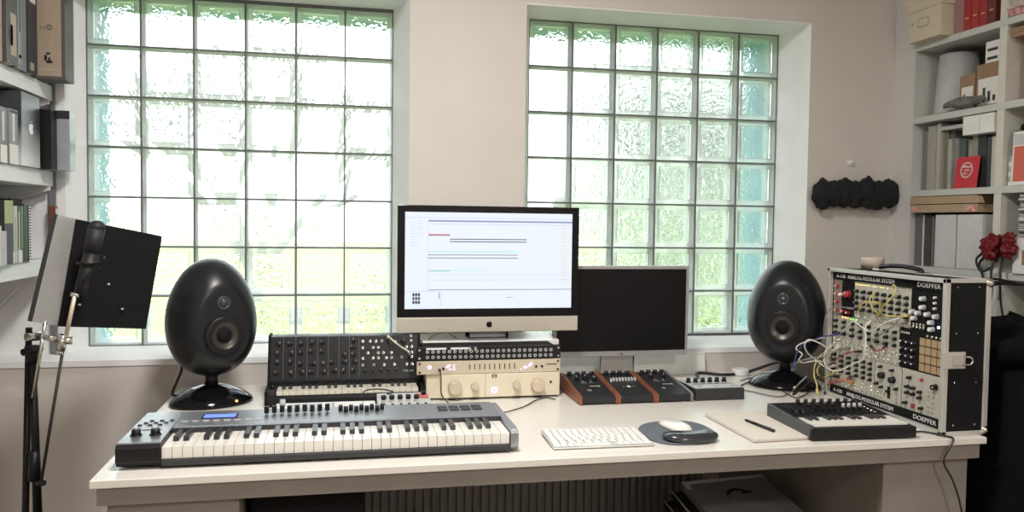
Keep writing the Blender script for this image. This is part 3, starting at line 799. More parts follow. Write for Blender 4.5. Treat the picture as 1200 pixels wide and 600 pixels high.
# ================================================================== modular synthesizer case (front looks towards -X)
CW, CD, CH = .565, .150, .444
Q = thing('modular_synthesizer_case', 'large open flight case full of modular synthesizer panels at the right end of the desk', 'modular synthesizer', (1.648, 2.238, .75), -PI / 2)
hw = CW / 2
vinyl = mat('case_vinyl', (.009, .009, .010), .6, scale=300, bump=.2, spec=.2)
c = MB(); c.box(-hw + .004, -hw + .012, .012, CD - .004, .01, CH - .01, vinyl); c.box(hw - .012, hw - .004, .012, CD - .004, .01, CH - .01, vinyl)
c.box(-hw + .004, hw - .004, .012, CD - .004, .004, .012, vinyl); c.box(-hw + .004, hw - .004, .012, CD - .004, CH - .012, CH - .004, vinyl)
c.box(-hw + .004, hw - .004, CD - .012, CD - .004, .01, CH - .01, vinyl); c.build('shell', Q)
edge = mat('case_extrusion', (.62, .61, .57), .38, .4, scale=200)
e = MB(); t_ = .013
for y0, y1 in ((0, .016), (CD - .016, CD)):
    e.box(-hw, -hw + t_, y0, y1, 0, CH, edge); e.box(hw - t_, hw, y0, y1, 0, CH, edge)
    e.box(-hw, hw, y0, y1, 0, t_, edge); e.box(-hw, hw, y0, y1, CH - t_, CH, edge)
for x in (-1, 1):
    for z in (0, CH - .012):
        e.box(min(x * hw, x * (hw - .012)), max(x * hw, x * (hw - .012)), 0, CD, z, z + .012, edge)
e.build('edge_trim', Q, bev=.0015)
cb = MB().ball((0, 0, 0), .014, chrome, 16)
repeat('ball_corner', cb, Q, [(x, CD - .006, z) for x in (-hw + .006, hw - .006) for z in (.0125, CH - .0125)])
lt = MB(); lt.box(-.002, .004, -.025, .030, -.018, .018, alu); lt.box(.004, .009, -.004, .022, -.011, .011, chrome)
lt.tube([(.008, .018, -.008), (.012, .034, -.008), (.013, .040, 0), (.012, .034, .008), (.008, .018, .008)], .0022, chrome, 8, 4)
lt_ = lt.build('latch', Q, loc=(hw, .028, .215), bev=.001); lt_.scale = (1.3, 1.3, 1.3)
l2 = MB(); l2.box(-.006, .002, -.02, .026, -.018, .018, alu); l2.tube([(-.006, .0, -.008), (-.014, -.014, -.008), (-.016, -.02, 0), (-.014, -.014, .008), (-.006, 0, .008)], .0022, chrome, 8, 4)
l2.build('latch', Q, loc=(-hw, .028, .24))
hd = MB(); hd.tube([(-.10, .07, CH + .002), (-.085, .07, CH + .014), (0, .07, CH + .020), (.085, .07, CH + .014), (.10, .07, CH + .002)], .007, blk, 10)
hd.box(-.125, -.085, .055, .085, CH, CH + .006, chrome).box(.085, .125, .055, .085, CH, CH + .006, chrome); hd.build('carry_handle', Q)
repeat('rivet', MB().ball((0, 0, 0), .003, chrome, 8), Q, [(hw - .003, y, z) for y in (.04, .11) for z in (.03, .15, .29, .42)])
fy = .020     # module face plane
hdr = MB(); ftr = MB()
for q_, z0 in ((hdr, CH - .013 - .026), (ftr, .013)): q_.box(-hw + t_, hw - t_, fy - .006, fy, z0, z0 + .026, blkm)
hdr.text('A-100', .018, FACE(-.250, fy - .0062, CH - .0325), whitep, width=.050)
hdr.text('ANALOG MODULAR SYSTEM', .0185, FACE(-.188, fy - .0062, CH - .0325), whitep, width=.235)
hdr.text('DOEPFER', .0195, FACE(.149, fy - .0062, CH - .032), whitep, width=.095)
ftr.text('A-100', .018, FACE(-.250, fy - .0062, .0195), whitep, width=.050)
ftr.text('ANALOG MODULAR SYSTEM', .0185, FACE(-.175, fy - .0062, .0195), whitep, width=.235)
ftr.text('DOEPFER', .0195, FACE(.149, fy - .0062, .020), whitep, width=.095)
hdr.build('name_strip', Q, label='upper black strip with white lettering'); ftr.build('name_strip', Q, label='lower black strip with white lettering')
pan = mat('module_aluminium', (.62, .60, .52), .5, .35, scale=150, var=.06)
pan2 = mat('module_reddish', (.36, .27, .24), .5, .3)
RH = (CH - .026 - .052) / 3
KM = {}
def kn_(r, h, m, l=None, cap=None):
    key = (r, h, m.name, l.name if l else '', cap.name if cap else '')
    if key not in KM: KM[key] = knob_mb(r, h, m, l, cap, 1.12).mesh('knob')
    return KM[key]
jack_me = MB().lathe([(.0018, .0), (.0018, .003), (.0038, .003), (.0042, 0)], chrome, 10, caps=False).cyl((0, 0, -.0004), .0019, .001, blkm, 8).mesh('jack')
btn_me = {}
def sub(name, me, par, x, z, ry=0):
    o = bpy.data.objects.new(name, me); C.objects.link(o); o.parent = par
    o.location = (x, -.0015, z); o.rotation_euler = (PI / 2, 0, 0)
    o.rotation_euler = (Matrix.Rotation(PI / 2, 3, 'X') @ Matrix.Rotation(ry, 3, 'Z')).to_euler()
    return o
def module(u0, u1, row, m, fill, label=None):
    x0 = -hw + t_ + u0 * (CW - 2 * t_); x1 = -hw + t_ + u1 * (CW - 2 * t_)
    z0 = .013 + .026 + (2 - row) * RH
    o = MB().box(.0005, x1 - x0 - .0005, -.0015, .0015, .0008, RH - .0008, m)
    for sx in (.005, x1 - x0 - .005):
        for sz in (.004, RH - .004): o.cyl((sx, -.0015, sz), .0018, .0012, chrome, 8, d=(0, -1, 0))
    ob = o.build('module', Q, loc=(x0, fy, z0))
    if label: ob['label'] = label
    fill(ob, x1 - x0, RH)
    return ob
def grid(kind, cols, rows, zlo=.1, zhi=.9, r=.0048, h=.013, m=blk, l=whitep, cap=None, jit=.0):
    def f(o, w, H):
        for i in range(cols):
            for j in range(rows):
                x = w * (i + .5) / cols + R.uniform(-jit, jit); z = H * (zlo + (zhi - zlo) * (j + .5) / rows)
                if kind == 'k': sub('knob', kn_(r, h, m, l, cap), o, x, z, R.uniform(-1.4, 1.4))
                else: sub('jack', jack_me, o, x, z)
    return f
def both(*fs):
    def f(o, w, H):
        for g in fs: g(o, w, H)
    return f
def leds(ms, z, n, r=.002):
    def f(o, w, H):
        for i in range(n):
            k = (r, ms[i % len(ms)].name)
            if k not in btn_me: btn_me[k] = MB().ball((0, 0, 0), r, ms[i % len(ms)], 8).mesh('light')
            sub('light', btn_me[k], o, w * (i + .5) / n, H * z)
    return f
def at1(name, me, u, v):
    def f(o, w, H): sub(name, me, o, w * u, H * v)
    return f
wcap = kn_(.0052, .013, redp, None, whitep)
# row 0 (top)
module(0, .085, 0, pan2, both(at1('knob', wcap, .55, .82), at1('knob', wcap, .55, .60), at1('knob', wcap, .55, .38), at1('knob', wcap, .55, .14)), 'reddish module with white-capped knobs')
module(.085, .215, 0, blkm, both(at1('knob', kn_(.0115, .016, redp, whitep), .55, .62), at1('knob', kn_(.0055, .02, whitep), .15, .60), at1('knob', wcap, .25, .14), at1('knob', wcap, .62, .12)), 'black module with big red knob')
for i in range(8):
    a = .215 + i * .0635; e_ = a + .0635
    fs = [grid('k', 1, 4, .18, .82, r=.0058, h=.014), grid('j', 2, 1, .02, .14)]
    if i < 5: fs.append(leds([led_o, led_y, led_y] if i < 2 else [led_y, champ], .92, 3))
    else: fs.append(leds([champ], .92, 2))
    module(a, e_, 0, pan, both(*fs))
wk = kn_(.0075, .014, lgrey, None, whitep)
def blackmod(o, w, H):
    for u, v in ((.42, .78), (.42, .57), (.05, .43), (.28, .42), (.58, .42), (.84, .40), (.16, .28), (.70, .24), (.72, .06)):
        sub('knob', wk, o, w * min(max(u, .09), .9), H * max(v, .08), 0)
    w2 = kn_(.0040, .008, whitep)
    for v in (.84, .71, .58): sub('button', w2, o, w * .78, H * v)
    if 'b' not in btn_me: btn_me['b'] = MB().ball((0, 0, 0), .0042, led_b, 10).mesh('light')
    sub('light', btn_me['b'], o, w * .90, H * .15)
    for i in range(4):
        for j in range(2): sub('jack', jack_me, o, w * (.1 + .11 * i), H * (.07 + .07 * j))
module(.723, .965, 0, blkm, blackmod, 'black module with pale knobs and a bright blue light')
module(.965, 1, 0, pan, grid('j', 1, 6))
# row 1
ws = [0, .085, .17, .255, .33, .41, .49, .57, .635]
for i in range(8):
    fs = [grid('k', 1, 3, .42, .92, r=.0056, h=.013, l=(whitep if i % 2 else None)), grid('j', 2, 3, .03, .36)]
    if i in (1, 2): fs.append(leds([led_o, led_y] if i == 1 else [led_g, led_g, led_g], .96 if i == 1 else .95, 3, .0028))
    module(ws[i], ws[i + 1], 1, pan, both(*fs))
def seqmod(o, w, H):
    for i in range(3):
        for j in range(4): sub('knob', kn_(.0038, .012, dgrey, None, whitep), o, w * (.10 + .125 * i), H * (.16 + .17 * j))
    for i in range(4): sub('jack', jack_me, o, w * (.06 + .05 * i), H * .88); sub('jack', jack_me, o, w * (.62 + .09 * i), H * .90)
    pad = MB().box(-.0105, .0105, -.0108, .0108, 0, .004, mat('tan_pad', (.42, .30, .17), .5)).mesh('pad')
    for i in range(4):
        for j in range(4): sub('pad', pad, o, w * (.53 + .125 * i), H * (.13 + .205 * j))
module(.635, 1, 1, blkm, seqmod, 'black sequencer module with a grid of tan pads')
# row 2 (bottom)
ws = [0, .075, .15, .225, .30, .425]
for i in range(5):
    module(ws[i], ws[i + 1], 2, pan, both(grid('k', 1 + (i == 4), 4, .38, .95, r=.0054, l=(whitep if i > 2 else None)), grid('j', 2 + (i == 4), 3, .04, .34)))
def bigmod(o, w, H):
    for u, v, r in ((.30, .66, .0105), (.70, .62, .0105), (.25, .88, .0045), (.68, .86, .0045), (.12, .42, .0055), (.85, .42, .005), (.3, .36, .0045)): sub('knob', kn_(r, .014, blk, whitep if r < .01 else None), o, w * u, H * v, R.uniform(-1, 1))
    sub('fader', MB().box(-.005, .005, -.018, .018, 0, .003, blkm).box(-.004, .004, .0, .008, 0, .012, blk).mesh('fader'), o, w * .56, H * .27)
    for i in range(3): sub('jack', jack_me, o, w * (.14 + .13 * i), H * .20); sub('jack', jack_me, o, w * .85, H * (.08 + .1 * i))
    for i in range(2): sub('jack', jack_me, o, w * (.14 + .13 * i), H * .1)
module(.43, .665, 2, pan, bigmod, 'aluminium module with two large black knobs')
def lastmod(o, w, H):
    for u, v in ((.20, .80), (.16, .57), (.30, .57), (.16, .42), (.30, .42), (.46, .52), (.46, .38), (.12, .16), (.5, .14)): sub('knob', kn_(.0052, .013, blk, None), o, w * u, H * v, R.uniform(-1, 1))
    sub('knob', kn_(.0085, .015, blk, whitep), o, w * .80, H * .74, -1.5)
    sub('button', MB().box(-.007, .007, -.007, .007, 0, .003, mat('red_button', (.30, .03, .04), .4)).mesh('button'), o, w * .29, H * .13)
    sub('button', kn_(.005, .006, redp), o, w * .48, H * .82)
    for i in range(2):
        for j in range(5): sub('jack', jack_me, o, w * (.66 + .1 * i), H * (.12 + .12 * j))
module(.67, 1, 2, pan, lastmod, 'wide aluminium module with a red square button')
bb = MB(); bb.box(-hw + t_, hw - t_, fy + .003, fy + .006, .013, CH - .013, blkm); bb.build('rack_frame', Q)

tp = thing('tape_roll', 'roll of brownish tape lying on top of the modular synthesizer case', 'tape', (1.725, 2.385, .7506 + CH))
MB().lathe([(.027, .001), (.035, .001), (.036, .0), (.036, .040), (.035, .041), (.027, .041), (.027, .001)], mat('tape_tan', (.50, .43, .37), .5), 36, caps=False).build('tape', tp)
MB().lathe([(.025, .003), (.0272, .003), (.0272, .039), (.025, .039), (.025, .003)], mat('tape_core', (.55, .25, .15), .7), 36, caps=False).build('core', tp)
# ================================================================== cables
def cable(name, label, pts, r, m, group=None, plugs=False, cat='cable'):
    pts = [Vector(p) for p in pts]; o0 = pts[0].copy()
    t = thing(name, label, cat, o0, group=group)
    MB().tube([p - o0 for p in pts], r, m, 8, 6).build('lead', t)
    if plugs:
        for a, b_ in ((0, 1), (-1, -2)):
            q = (pts[b_] - pts[a]); q = q.normalized() * min(.022, q.length)
            MB().bar(pts[a] - o0, pts[a] - o0 + q, max(r * 1.9, .003), plugs).build('plug', t)
    return t


cyel = mat('yellow_cable', (.62, .52, .16), .5); cwht = mat('white_cable', (.70, .69, .63), .5); cgry = mat('grey_cable', (.22, .22, .23), .5)
cred = mat('red_cable', (.35, .05, .05), .5); cblk = mat('black_cable', (.012, .012, .013), .45); corg = mat('orange_cable', (.55, .20, .05), .5)
cblu = mat('blue_lit_cable', (.035, .04, .16), .5)  # a black cable; the blue light falling on it is put into its colour
FX = 1.648 + .0195
def pp(*l):    # pixels on/near the module face: (px, py, distance in front)
    return [at(x, y, X=FX - d) for x, y, d in l]
G_ = 'patch cables on the modular synthesizer'
PC = [
 ('yellow patch cable looping over the top row of modules', [(1047, 334, 0), (1050, 338, .03), (1044, 350, .045), (1036, 358, .045), (1030, 367, .02), (1029, 370, 0)], .0022, cyel),
 ('yellow patch cable forming the inner loop of the top module row', [(1027, 343, 0), (1022, 346, .03), (1019, 353, .04), (1024, 363, .03), (1028, 367, 0)], .0022, cyel),
 ('yellow patch cable arching left across the top module row', [(1007, 366, 0), (1007, 359, .03), (1015, 354, .04), (1027, 354, .03), (1034, 357, 0)], .0022, cyel),
 ('ochre patch cable running flat along the foot of the top module row', [(1030, 366, 0), (1036, 369, .02), (1050, 371, .025), (1060, 370, .02), (1066, 370, 0)], .0025, cyel),
 ('white patch cable making a peak at the green lights', [(988, 388, 0), (992, 384, .03), (1000, 377, .035), (1008, 382, .035), (1014, 388, .03), (1014, 408, .04), (1011, 421, .04), (1000, 426, .04), (985, 434, .04), (972, 433, .05), (966, 424, .06), (968, 410, .04), (976, 404, 0)], .0024, cwht),
 ('white patch cable sweeping from the black module to the middle row', [(1064, 371, 0), (1050, 374, .03), (1036, 379, .04), (1024, 387, .04), (1016, 388, .03), (1015, 381, .02), (1021, 376, 0)], .0022, cwht),
 ('grey patch cable running under the white one towards the black module', [(1064, 376, 0), (1050, 381, .03), (1036, 389, .035), (1027, 396, .02), (1024, 399, 0)], .0022, cgry),
 ('dark cable looping out of the case past its left edge', [(1000, 362, 0), (985, 360, .02), (972, 363, .03), (967, 374, .04), (966, 392, .03), (972, 398, 0)], .0022, cgry),
 ('white patch cable hanging in a long loop left of the case', [(985, 405, 0), (975, 410, .05), (960, 402, .10), (948, 398, .13), (943, 404, .14), (946, 413, .12), (955, 421, .08), (968, 430, .05), (980, 428, 0)], .0024, cwht),
 ('white patch cable dropping in a zigzag beside the right loudspeaker', [(975, 425, 0), (955, 423, .09), (942, 425, .13), (936, 422, .13), (940, 415, .13), (933, 409, .14), (938, 403, .12), (955, 398, .06), (972, 394, 0)], .0024, cwht),
 ('yellow patch cable hanging from the lower row to the desk', [(972, 412, 0), (962, 416, .05), (955, 428, .08), (954, 440, .09), (957, 450, .09), (958, 462, .10)], .0023, cyel),
 ('second yellow patch cable bundled at the left edge of the lower row', [(980, 408, 0), (968, 420, .04), (958, 432, .07), (961, 441, .06), (972, 440, .03), (980, 433, 0)], .0023, cyel),
 ('black patch cable with big plug leaving the lower module row', [(985, 441, 0), (972, 441, .03), (958, 442, .07), (948, 448, .10), (938, 456, .14), (930, 462, .18)], .0026, cblk),
 ('dark grey patch cable curving from the middle row to the desk', [(996, 408, 0), (984, 409, .04), (966, 417, .08), (950, 420, .12), (935, 424, .15), (929, 433, .18)], .0026, cgry),
 ('black patch cable coloured as if lit blue, crossing the left edge of the middle row', [(985, 390, 0), (974, 393, .03), (962, 395, .06), (952, 399, .09), (940, 405, .14), (933, 416, .17), (930, 432, .18)], .0024, cblu),
 ('dark red patch cable lying across the middle module row', [(1010, 412, 0), (1000, 412, .02), (988, 416, .03), (978, 423, .02), (975, 428, 0)], .0022, cred),
 ('red patch cable at the lower left corner of the modules', [(966, 455, 0), (972, 450, .02), (985, 447, .025), (994, 444, .02), (998, 441, 0)], .0022, cred),
 ('orange patch cable just above the red one at the lower left corner', [(968, 451, 0), (975, 446, .02), (986, 444, .03), (994, 448, .02), (1000, 448, 0)], .0022, corg),
 ('short dark red patch cable between two middle modules', [(1020, 405, 0), (1026, 411, .02), (1034, 409, .02), (1040, 404, 0)], .0022, cred),
]
for lb, l, r, m_ in PC: cable('patch_cable', lb, pp(*l), r, m_, G_, plugs=(blk if m_ in (cblk, cred) else m_))
Z0 = .7535
def dk(*l, z=Z0): return [at(x, y, Z=z) for x, y in l]
cable('power_cable', 'thick black cable along the back of the desk towards the right loudspeaker', [Vector((1.30, 2.78, .7565))] + dk((818, 437), (845, 439), (868, 438), z=.7565) + [at(888, 432, Y=2.85), at(905, 426, Y=2.80), at(915, 424, Y=2.75)], .006, cblk)
cable('audio_cable', 'thin black cable from the knob box running right over the desk, upper one', dk((868, 452), (880, 447), (900, 449), (915, 452), (930, 455), (942, 452)), .0022, cblk, 'thin leads on the desk')
cable('audio_cable', 'thin black cable from the knob box running right over the desk, lower one', dk((870, 457), (882, 459), (905, 464), (918, 464), (928, 458)) + pp((936, 450, .16), (945, 441, .13)), .0026, cgry, 'thin leads on the desk')
cable('audio_cable', 'thin black cable curling back from the loudspeaker to the knob box', dk((868, 446), (880, 443), (900, 446), (920, 460), (935, 466), (950, 458)), .002, cblk, 'thin leads on the desk')
cable('audio_cable', 'thin black lead lying on the desk from under the controller to the long keyboard', dk((651, 468), (640, 466), (628, 469), (615, 476), (600, 481), (588, 484)), .0018, cblk, 'thin leads on the desk')
cable('headphone_lead', 'thin black lead hanging from the rack preamp down behind the long keyboard', [at(515, 433, Y=2.617), at(516, 436, Y=2.58), at(517, 445, Y=2.56), at(517, 460, Y=2.54), at(521, 468, Y=2.50), at(528, 474, Y=2.40), at(533, 478, Z=.756)], .002, cblk, plugs=blk)
cable('power_cable', 'black cable hanging from the foot of the left loudspeaker to the desk', [at(214, 425, Y=2.80), at(212, 436, Y=2.82), at(207, 448, Y=2.83), Vector((-.545, 2.82, .7545)), Vector((-.50, 2.80, .7545))], .0045, cblk)
cable('hanging_cable', 'black cable hanging over the front edge of the desk at the right', [Vector((1.60, 2.00, .7545)), at(1083, 506, Z=.7545), Vector((1.655, 1.945, .7545)), Vector((1.66, 1.922, .748)), at(1106, 540, Y=1.92), at(1116, 562, Y=1.915), at(1125, 590, Y=1.91), at(1130, 625, Y=1.91), at(1133, 700, Y=1.91)], .0028, cblk)
cable('usb_cable', 'black cable arching over the white sound module to the synthesizer keys', [Vector((.06, 2.44, .806)), at(428, 458, Y=2.46), at(445, 456, Y=2.46), at(460, 459, Y=2.45), Vector((.135, 2.46, .811))], .0022, cblk)
cable('monitor_lead', 'thin grey lead looping on the white riser below the computer chin', [Vector((.29, 2.76, .9315)), Vector((.31, 2.76, .945)), Vector((.35, 2.76, .957)), Vector((.37, 2.77, .945)), Vector((.39, 2.78, .9315))], .002, cgry)

# ================================================================== microphone stand, filter, microphone
st = thing('microphone_stand', 'black microphone stand with chrome clamps at the left of the desk', 'stand', (-.85, 2.42, 0))
o0 = st.location.copy()
def sp_(px, py, Y=2.42): return at(px, py, Y=Y) - o0
top = sp_(34, 384); base = Vector((-.02, .02, .03))
MB().bar(base, top, .0095, blk, 14, .0085).build('pole', st)
MB().bar(base + Vector((.03, -.02, 0)), sp_(44, 600, 2.40), .012, blk, 14).bar(sp_(44, 600, 2.40), sp_(38, 409, 2.40), .0115, blk, 14, .009).build('second_pole', st)
MB().bar(sp_(40.5, 563, 2.40), sp_(40, 528, 2.40), .0165, blk, 16, .014).build('clutch', st)
for k in range(3):
    a = 2 * PI * k / 3 + .3
    MB().bar((0, 0, .06), (.26 * math.cos(a), .26 * math.sin(a), .012), .009, blk).ball((.26 * math.cos(a), .26 * math.sin(a), .012), .012, blkm, 10).build('leg', st)
MB().bar(sp_(27, 413, 2.40), sp_(48, 408, 2.38), .010, blk).bar(sp_(36, 405, 2.40), sp_(38, 424, 2.40), .016, blk).build('tilt_joint', st)
MB().bar(sp_(30, 395, 2.40), sp_(50, 394, 2.40), .012, chrome).bar(sp_(44, 394, 2.38), sp_(68, 398, 2.34), .008, chrome).bar(sp_(66, 400, 2.33), sp_(86, 399, 2.33), .010, chrome).bar(sp_(74, 392, 2.33), sp_(71, 411, 2.33), .011, chrome).bar(sp_(64, 413, 2.33), sp_(74, 413, 2.33), .007, chrome).build('chrome_clamp', st)
MB().bar(sp_(88, 345, 2.33), sp_(77, 396, 2.33), .0055, champ).bar(sp_(83, 345, 2.33), sp_(93, 346, 2.33), .006, chrome).bar(sp_(76, 396, 2.33), sp_(48, 566, 2.36), .0042, dgrey).build('thin_rod', st)
MB().bar(sp_(53, 377, 2.36), sp_(39, 466, 2.38), .005, chrome).build('chrome_rod', st)
MB().bar(sp_(44, 566, 2.38), sp_(51, 566, 2.35), .008, blk).build('rod_clip', st)

rf = thing('reflection_filter', 'folded acoustic filter on the stand, perforated metal left wing and black right wing', 'acoustic filter', at(62, 310, Y=2.42))
o0 = rf.location.copy()
def fp(px, py, Y): return at(px, py, Y=Y) - o0
perf = bpy.data.materials.new('perforated_metal'); perf.use_nodes = True; nt = perf.node_tree; pb = nt.nodes['Principled BSDF']
pb.inputs['Metallic'].default_value = .2; pb.inputs['Roughness'].default_value = .45
uvn = nt.nodes.new('ShaderNodeTexCoord'); mp = nt.nodes.new('ShaderNodeMapping'); mp.inputs['Scale'].default_value = (120, 120, 120)
vo = nt.nodes.new('ShaderNodeTexVoronoi'); vo.inputs['Randomness'].default_value = 0; rp = nt.nodes.new('ShaderNodeValToRGB')
rp.color_ramp.elements[0].position = .28; rp.color_ramp.elements[0].color = (.03, .03, .03, 1); rp.color_ramp.elements[1].position = .36; rp.color_ramp.elements[1].color = (.62, .61, .59, 1)
nt.links.new(uvn.outputs['Object'], mp.inputs['Vector']); nt.links.new(mp.outputs[0], vo.inputs['Vector']); nt.links.new(vo.outputs['Distance'], rp.inputs[0]); nt.links.new(rp.outputs[0], pb.inputs['Base Color'])
def wing(name, c4, th, m, me=None, lab=None):
    n = (c4[1] - c4[0]).cross(c4[3] - c4[0]).normalized()
    b = MB(); vs = c4 + [p + n * th for p in c4]
    b.add(vs, [(0, 1, 2, 3), (4, 7, 6, 5)], m); b.add(vs, [(0, 4, 5, 1), (1, 5, 6, 2), (2, 6, 7, 3), (3, 7, 4, 0)], me or m)
    return b.build(name, rf, label=lab)
A_, B_, C_, D_ = fp(62, 250, 2.30), fp(86, 256, 2.43), fp(65, 381, 2.43), fp(32, 376, 2.30)
wing('left_wing', [A_, B_, C_, D_], -.012, perf, dgrey, 'grey perforated metal wing')
E2, F2 = fp(187, 276, 2.56), fp(168, 384, 2.56)
wing('right_wing', [B_, E2, F2, C_], -.02, blkm, dgrey, 'black foam wing')
ed = MB(); ew = mat('edge_strip', (.62, .62, .60), .4, .5)
for (p, q, n_) in ((B_, C_, 24), (E2, F2, 24)):
    for i in range(n_):
        a = p.lerp(q, (i + .15) / n_); b_ = p.lerp(q, (i + .7) / n_)
        ed.bar(a + Vector((0, -.020, 0)), b_ + Vector((0, -.020, 0)), .0042 if p is B_ else .0028, ew, 6)
ed.build('edge_strip', rf, label='pale perforated edge strip')
for px, py, s in ((158, 290, 0), (127, 333, 1), (143, 362, 0), (93, 357, 0), (83, 291, 1)):
    u_ = (px - 86) / 101.; MB().ball(fp(px, py, 2.43 + .13 * u_ - .008), .005, chrome, 8, (1.3, 1, .9)).build('bolt', rf)
rr = MB(); rr.bar(B_, C_, .004, dgrey); rr.build('hinge', rf)

mc = thing('studio_microphone', 'dark side-address microphone mounted in front of the black filter wing', 'microphone', at(122, 330, Y=2.36))
o0 = mc.location.copy()
MB().bar(at(108, 296, Y=2.36) - o0, at(113, 268, Y=2.36) - o0, .022, mat('mic_grille', (.02, .02, .022), .6, .2), 20).ball(at(113.5, 266, Y=2.36) - o0, .022, MATS['mic_grille'], 16, (1, 1, .8)).build('grille', mc)
MB().bar(at(94, 345, Y=2.34) - o0, at(108, 296, Y=2.36) - o0, .016, mat('mic_body', (.012, .012, .013), .5, .1), 20, .021).build('body', mc)
MB().tube([at(118, 301, Y=2.33) - o0, at(122, 303, Y=2.31) - o0, at(119, 309, Y=2.32) - o0, at(108, 320, Y=2.33) - o0, at(97, 330, Y=2.33) - o0], .0045, blk).build('mount_arm', mc)
MB().lathe([(.026, -.004), (.029, -.004), (.029, .004), (.026, .004), (.026, -.004)], blk, 20, Matrix.Translation(at(104, 308, Y=2.355) - o0), caps=False).build('mount_ring', mc)

# ================================================================== fur garland and hook
fg = thing('fur_garland', 'black gathered fur garland hanging on the wall right of the window', 'garland', (2.045, 2.95, 1.47))
fm = mat('black_fur', (.010, .010, .011), .9, scale=80, bump=.8)
bm = bmesh.new()
xs = [-.155, -.11, -.06, -.01, .045, .095, .145]
for i, x in enumerate(xs):
    k = bmesh.ops.create_icosphere(bm, subdivisions=4, radius=1)
    rz = (.062, .052, .058, .056, .066, .058, .060)[i]
    for v in k['verts']:
        n = noise.noise(v.co * 2.2 + Vector((i * 5, 0, 0))) * .22 + noise.noise(v.co * 7 + Vector((0, i * 3, 0))) * .10
        v.co *= 1 + n
        v.co = Vector((v.co.x * .044 + x, v.co.y * .026 - .012, v.co.z * rz + (-.006 if i == 0 else .004 * (-1) ** i)))
me = bpy.data.meshes.new('fur'); bm.to_mesh(me); bm.free(); me.materials.append(fm)
for p in me.polygons: p.use_smooth = True
o = bpy.data.objects.new('fur', me); C.objects.link(o); o.parent = fg
rmod = o.modifiers.new('remesh', 'REMESH'); rmod.mode = 'VOXEL'; rmod.voxel_size = .0035; rmod.use_smooth_shade = True
MB().bar((-.155, .002, .03), (.15, .002, .03), .003, blk).build('cord', fg)
hk = thing('wall_hook', 'small white round hook above the black fur garland', 'hook', (2.03, 2.976, 1.598))
MB().cyl((0, 0, 0), .012, .006, whitep, 16, d=(0, -1, 0)).build('plate', hk)
MB().tube([(0, -.006, 0), (0, -.020, -.002), (0, -.024, .008)], .003, whitep).build('peg', hk)
# ================================================================== shelves on the left
SX = -.98; LZ = (1.785, 1.492, 1.192)
for i, z in enumerate(LZ):
    lb = ['top white wall shelf on the left, holding the tan box', 'middle white wall shelf on the left, holding the silver and black computer boxes', 'lowest white wall shelf on the left, above the microphone stand'][i]
    t = thing('wall_shelf', lb, 'shelf', (SX, 2.3, z), group='white wall shelves on the left')
    MB().box(-.318, 0, -.9, .785, -.052, 0, shelfw).build('board', t, bev=.002)
    br = MB(); br.prism([(0, -.052), (-.06, -.052), (-.28, -.09), (-.28, -.27), (-.262, -.27), (-.10, -.10), (0, -.066)], .74, .752, shelfw, 'y')
    br.build('bracket', t, bev=.001)
pst = thing('shelf_post', 'slim grey upright at the wall end of the left shelves', 'post', (-.972, 3.076, .85))
MB().box(-.022, -.001, 0, .012, 0, 1.8, mgrey).build('post', pst)


def book(label, xf, y0, y1, z0, h, d, side, col, grp, band=None, cat='book', name='book', rough=.5, title=None, lean=0):
    """side +1: spine looks to +X (left shelves); -1: to -X (bookcase)"""
    t = thing(name, label, cat, (xf, (y0 + y1) / 2, z0), group=grp)
    w = (y1 - y0) - .001; k = side
    m_ = mat('cover_%02d_%02d_%02d' % tuple(int(c * 99) for c in col), col, rough, var=.06)
    b = MB(); th = min(.0025, w * .2)
    def bx(a0, a1, *r): b.box(min(-k * a0, -k * a1), max(-k * a0, -k * a1), *r)
    bx(0, th, -w / 2, w / 2, 0, h, m_); bx(th, d, -w / 2, -w / 2 + th, 0, h, m_); bx(th, d, w / 2 - th, w / 2, 0, h, m_)
    for q in (band or []):
        c_ = q[2]; mm = mat('print_%02d_%02d_%02d' % tuple(int(c * 99) for c in c_), c_, .5, var=0)
        u0, u1 = (q[3], q[4]) if len(q) > 3 else (.12, .88)
        b.box(min(k * .0002, k * .0007), max(k * .0002, k * .0007), -w / 2 + w * u0, -w / 2 + w * u1, h * q[0], h * q[1], mm)
    b.build('cover', t)
    if w > .006:
        p = MB(); x0, x1 = -k * (th + .0005), -k * (d - .004)
        p.box(min(x0, x1), max(x0, x1), -w / 2 + th, w / 2 - th, .004, h - .004, paper); p.build('pages', t)
    if lean: t.rotation_euler = (lean, 0, 0)
    return t


bw_ = (.75, .74, .70); bk = (.02, .02, .022)
g1, g2, g3 = 'books on the top left shelf', 'books on the middle left shelf', 'books on the lowest left shelf'
z = LZ[0]
book('pinkish narrow book at the left picture edge of the top left shelf', SX + .01, 2.56, 2.634, z, .26, .24, 1, (.45, .36, .32), g1)
book('large dark record sleeve with a tan shape on the top left shelf', SX + .02, 2.636, 2.724, z, .275, .27, 1, (.07, .065, .06), g1, [(.1, .55, (.42, .33, .26), .35, .85), (.2, .42, (.02, .02, .02), .25, .55), (.75, .97, (.3, .26, .22), .2, .7)])
book('thick blue-grey book with pale spine lettering on the top left shelf', SX + .012, 2.726, 2.814, z, .28, .24, 1, (.20, .23, .25), g1, [(.05, .95, (.30, .34, .36), .1, .5), (.12, .16, (.75, .75, .72), .3, .5), (.4, .8, (.5, .52, .52), .35, .42)])
book('black book with a small white square label on the top left shelf', SX + .016, 2.816, 2.895, z, .262, .24, 1, (.035, .035, .045), g1, [(.86, .97, (.75, .73, .68), .2, .8), (.05, .14, (.35, .36, .28), .2, .6)])
t = thing('tan_box', 'tan and dark flat box with printed marks at the end of the top left shelf', 'box', (-.975, 2.93, z))
tan = mat('tan_card', (.40, .31, .24), .7, var=.05); dk_ = mat('dark_card', (.10, .085, .08), .6)
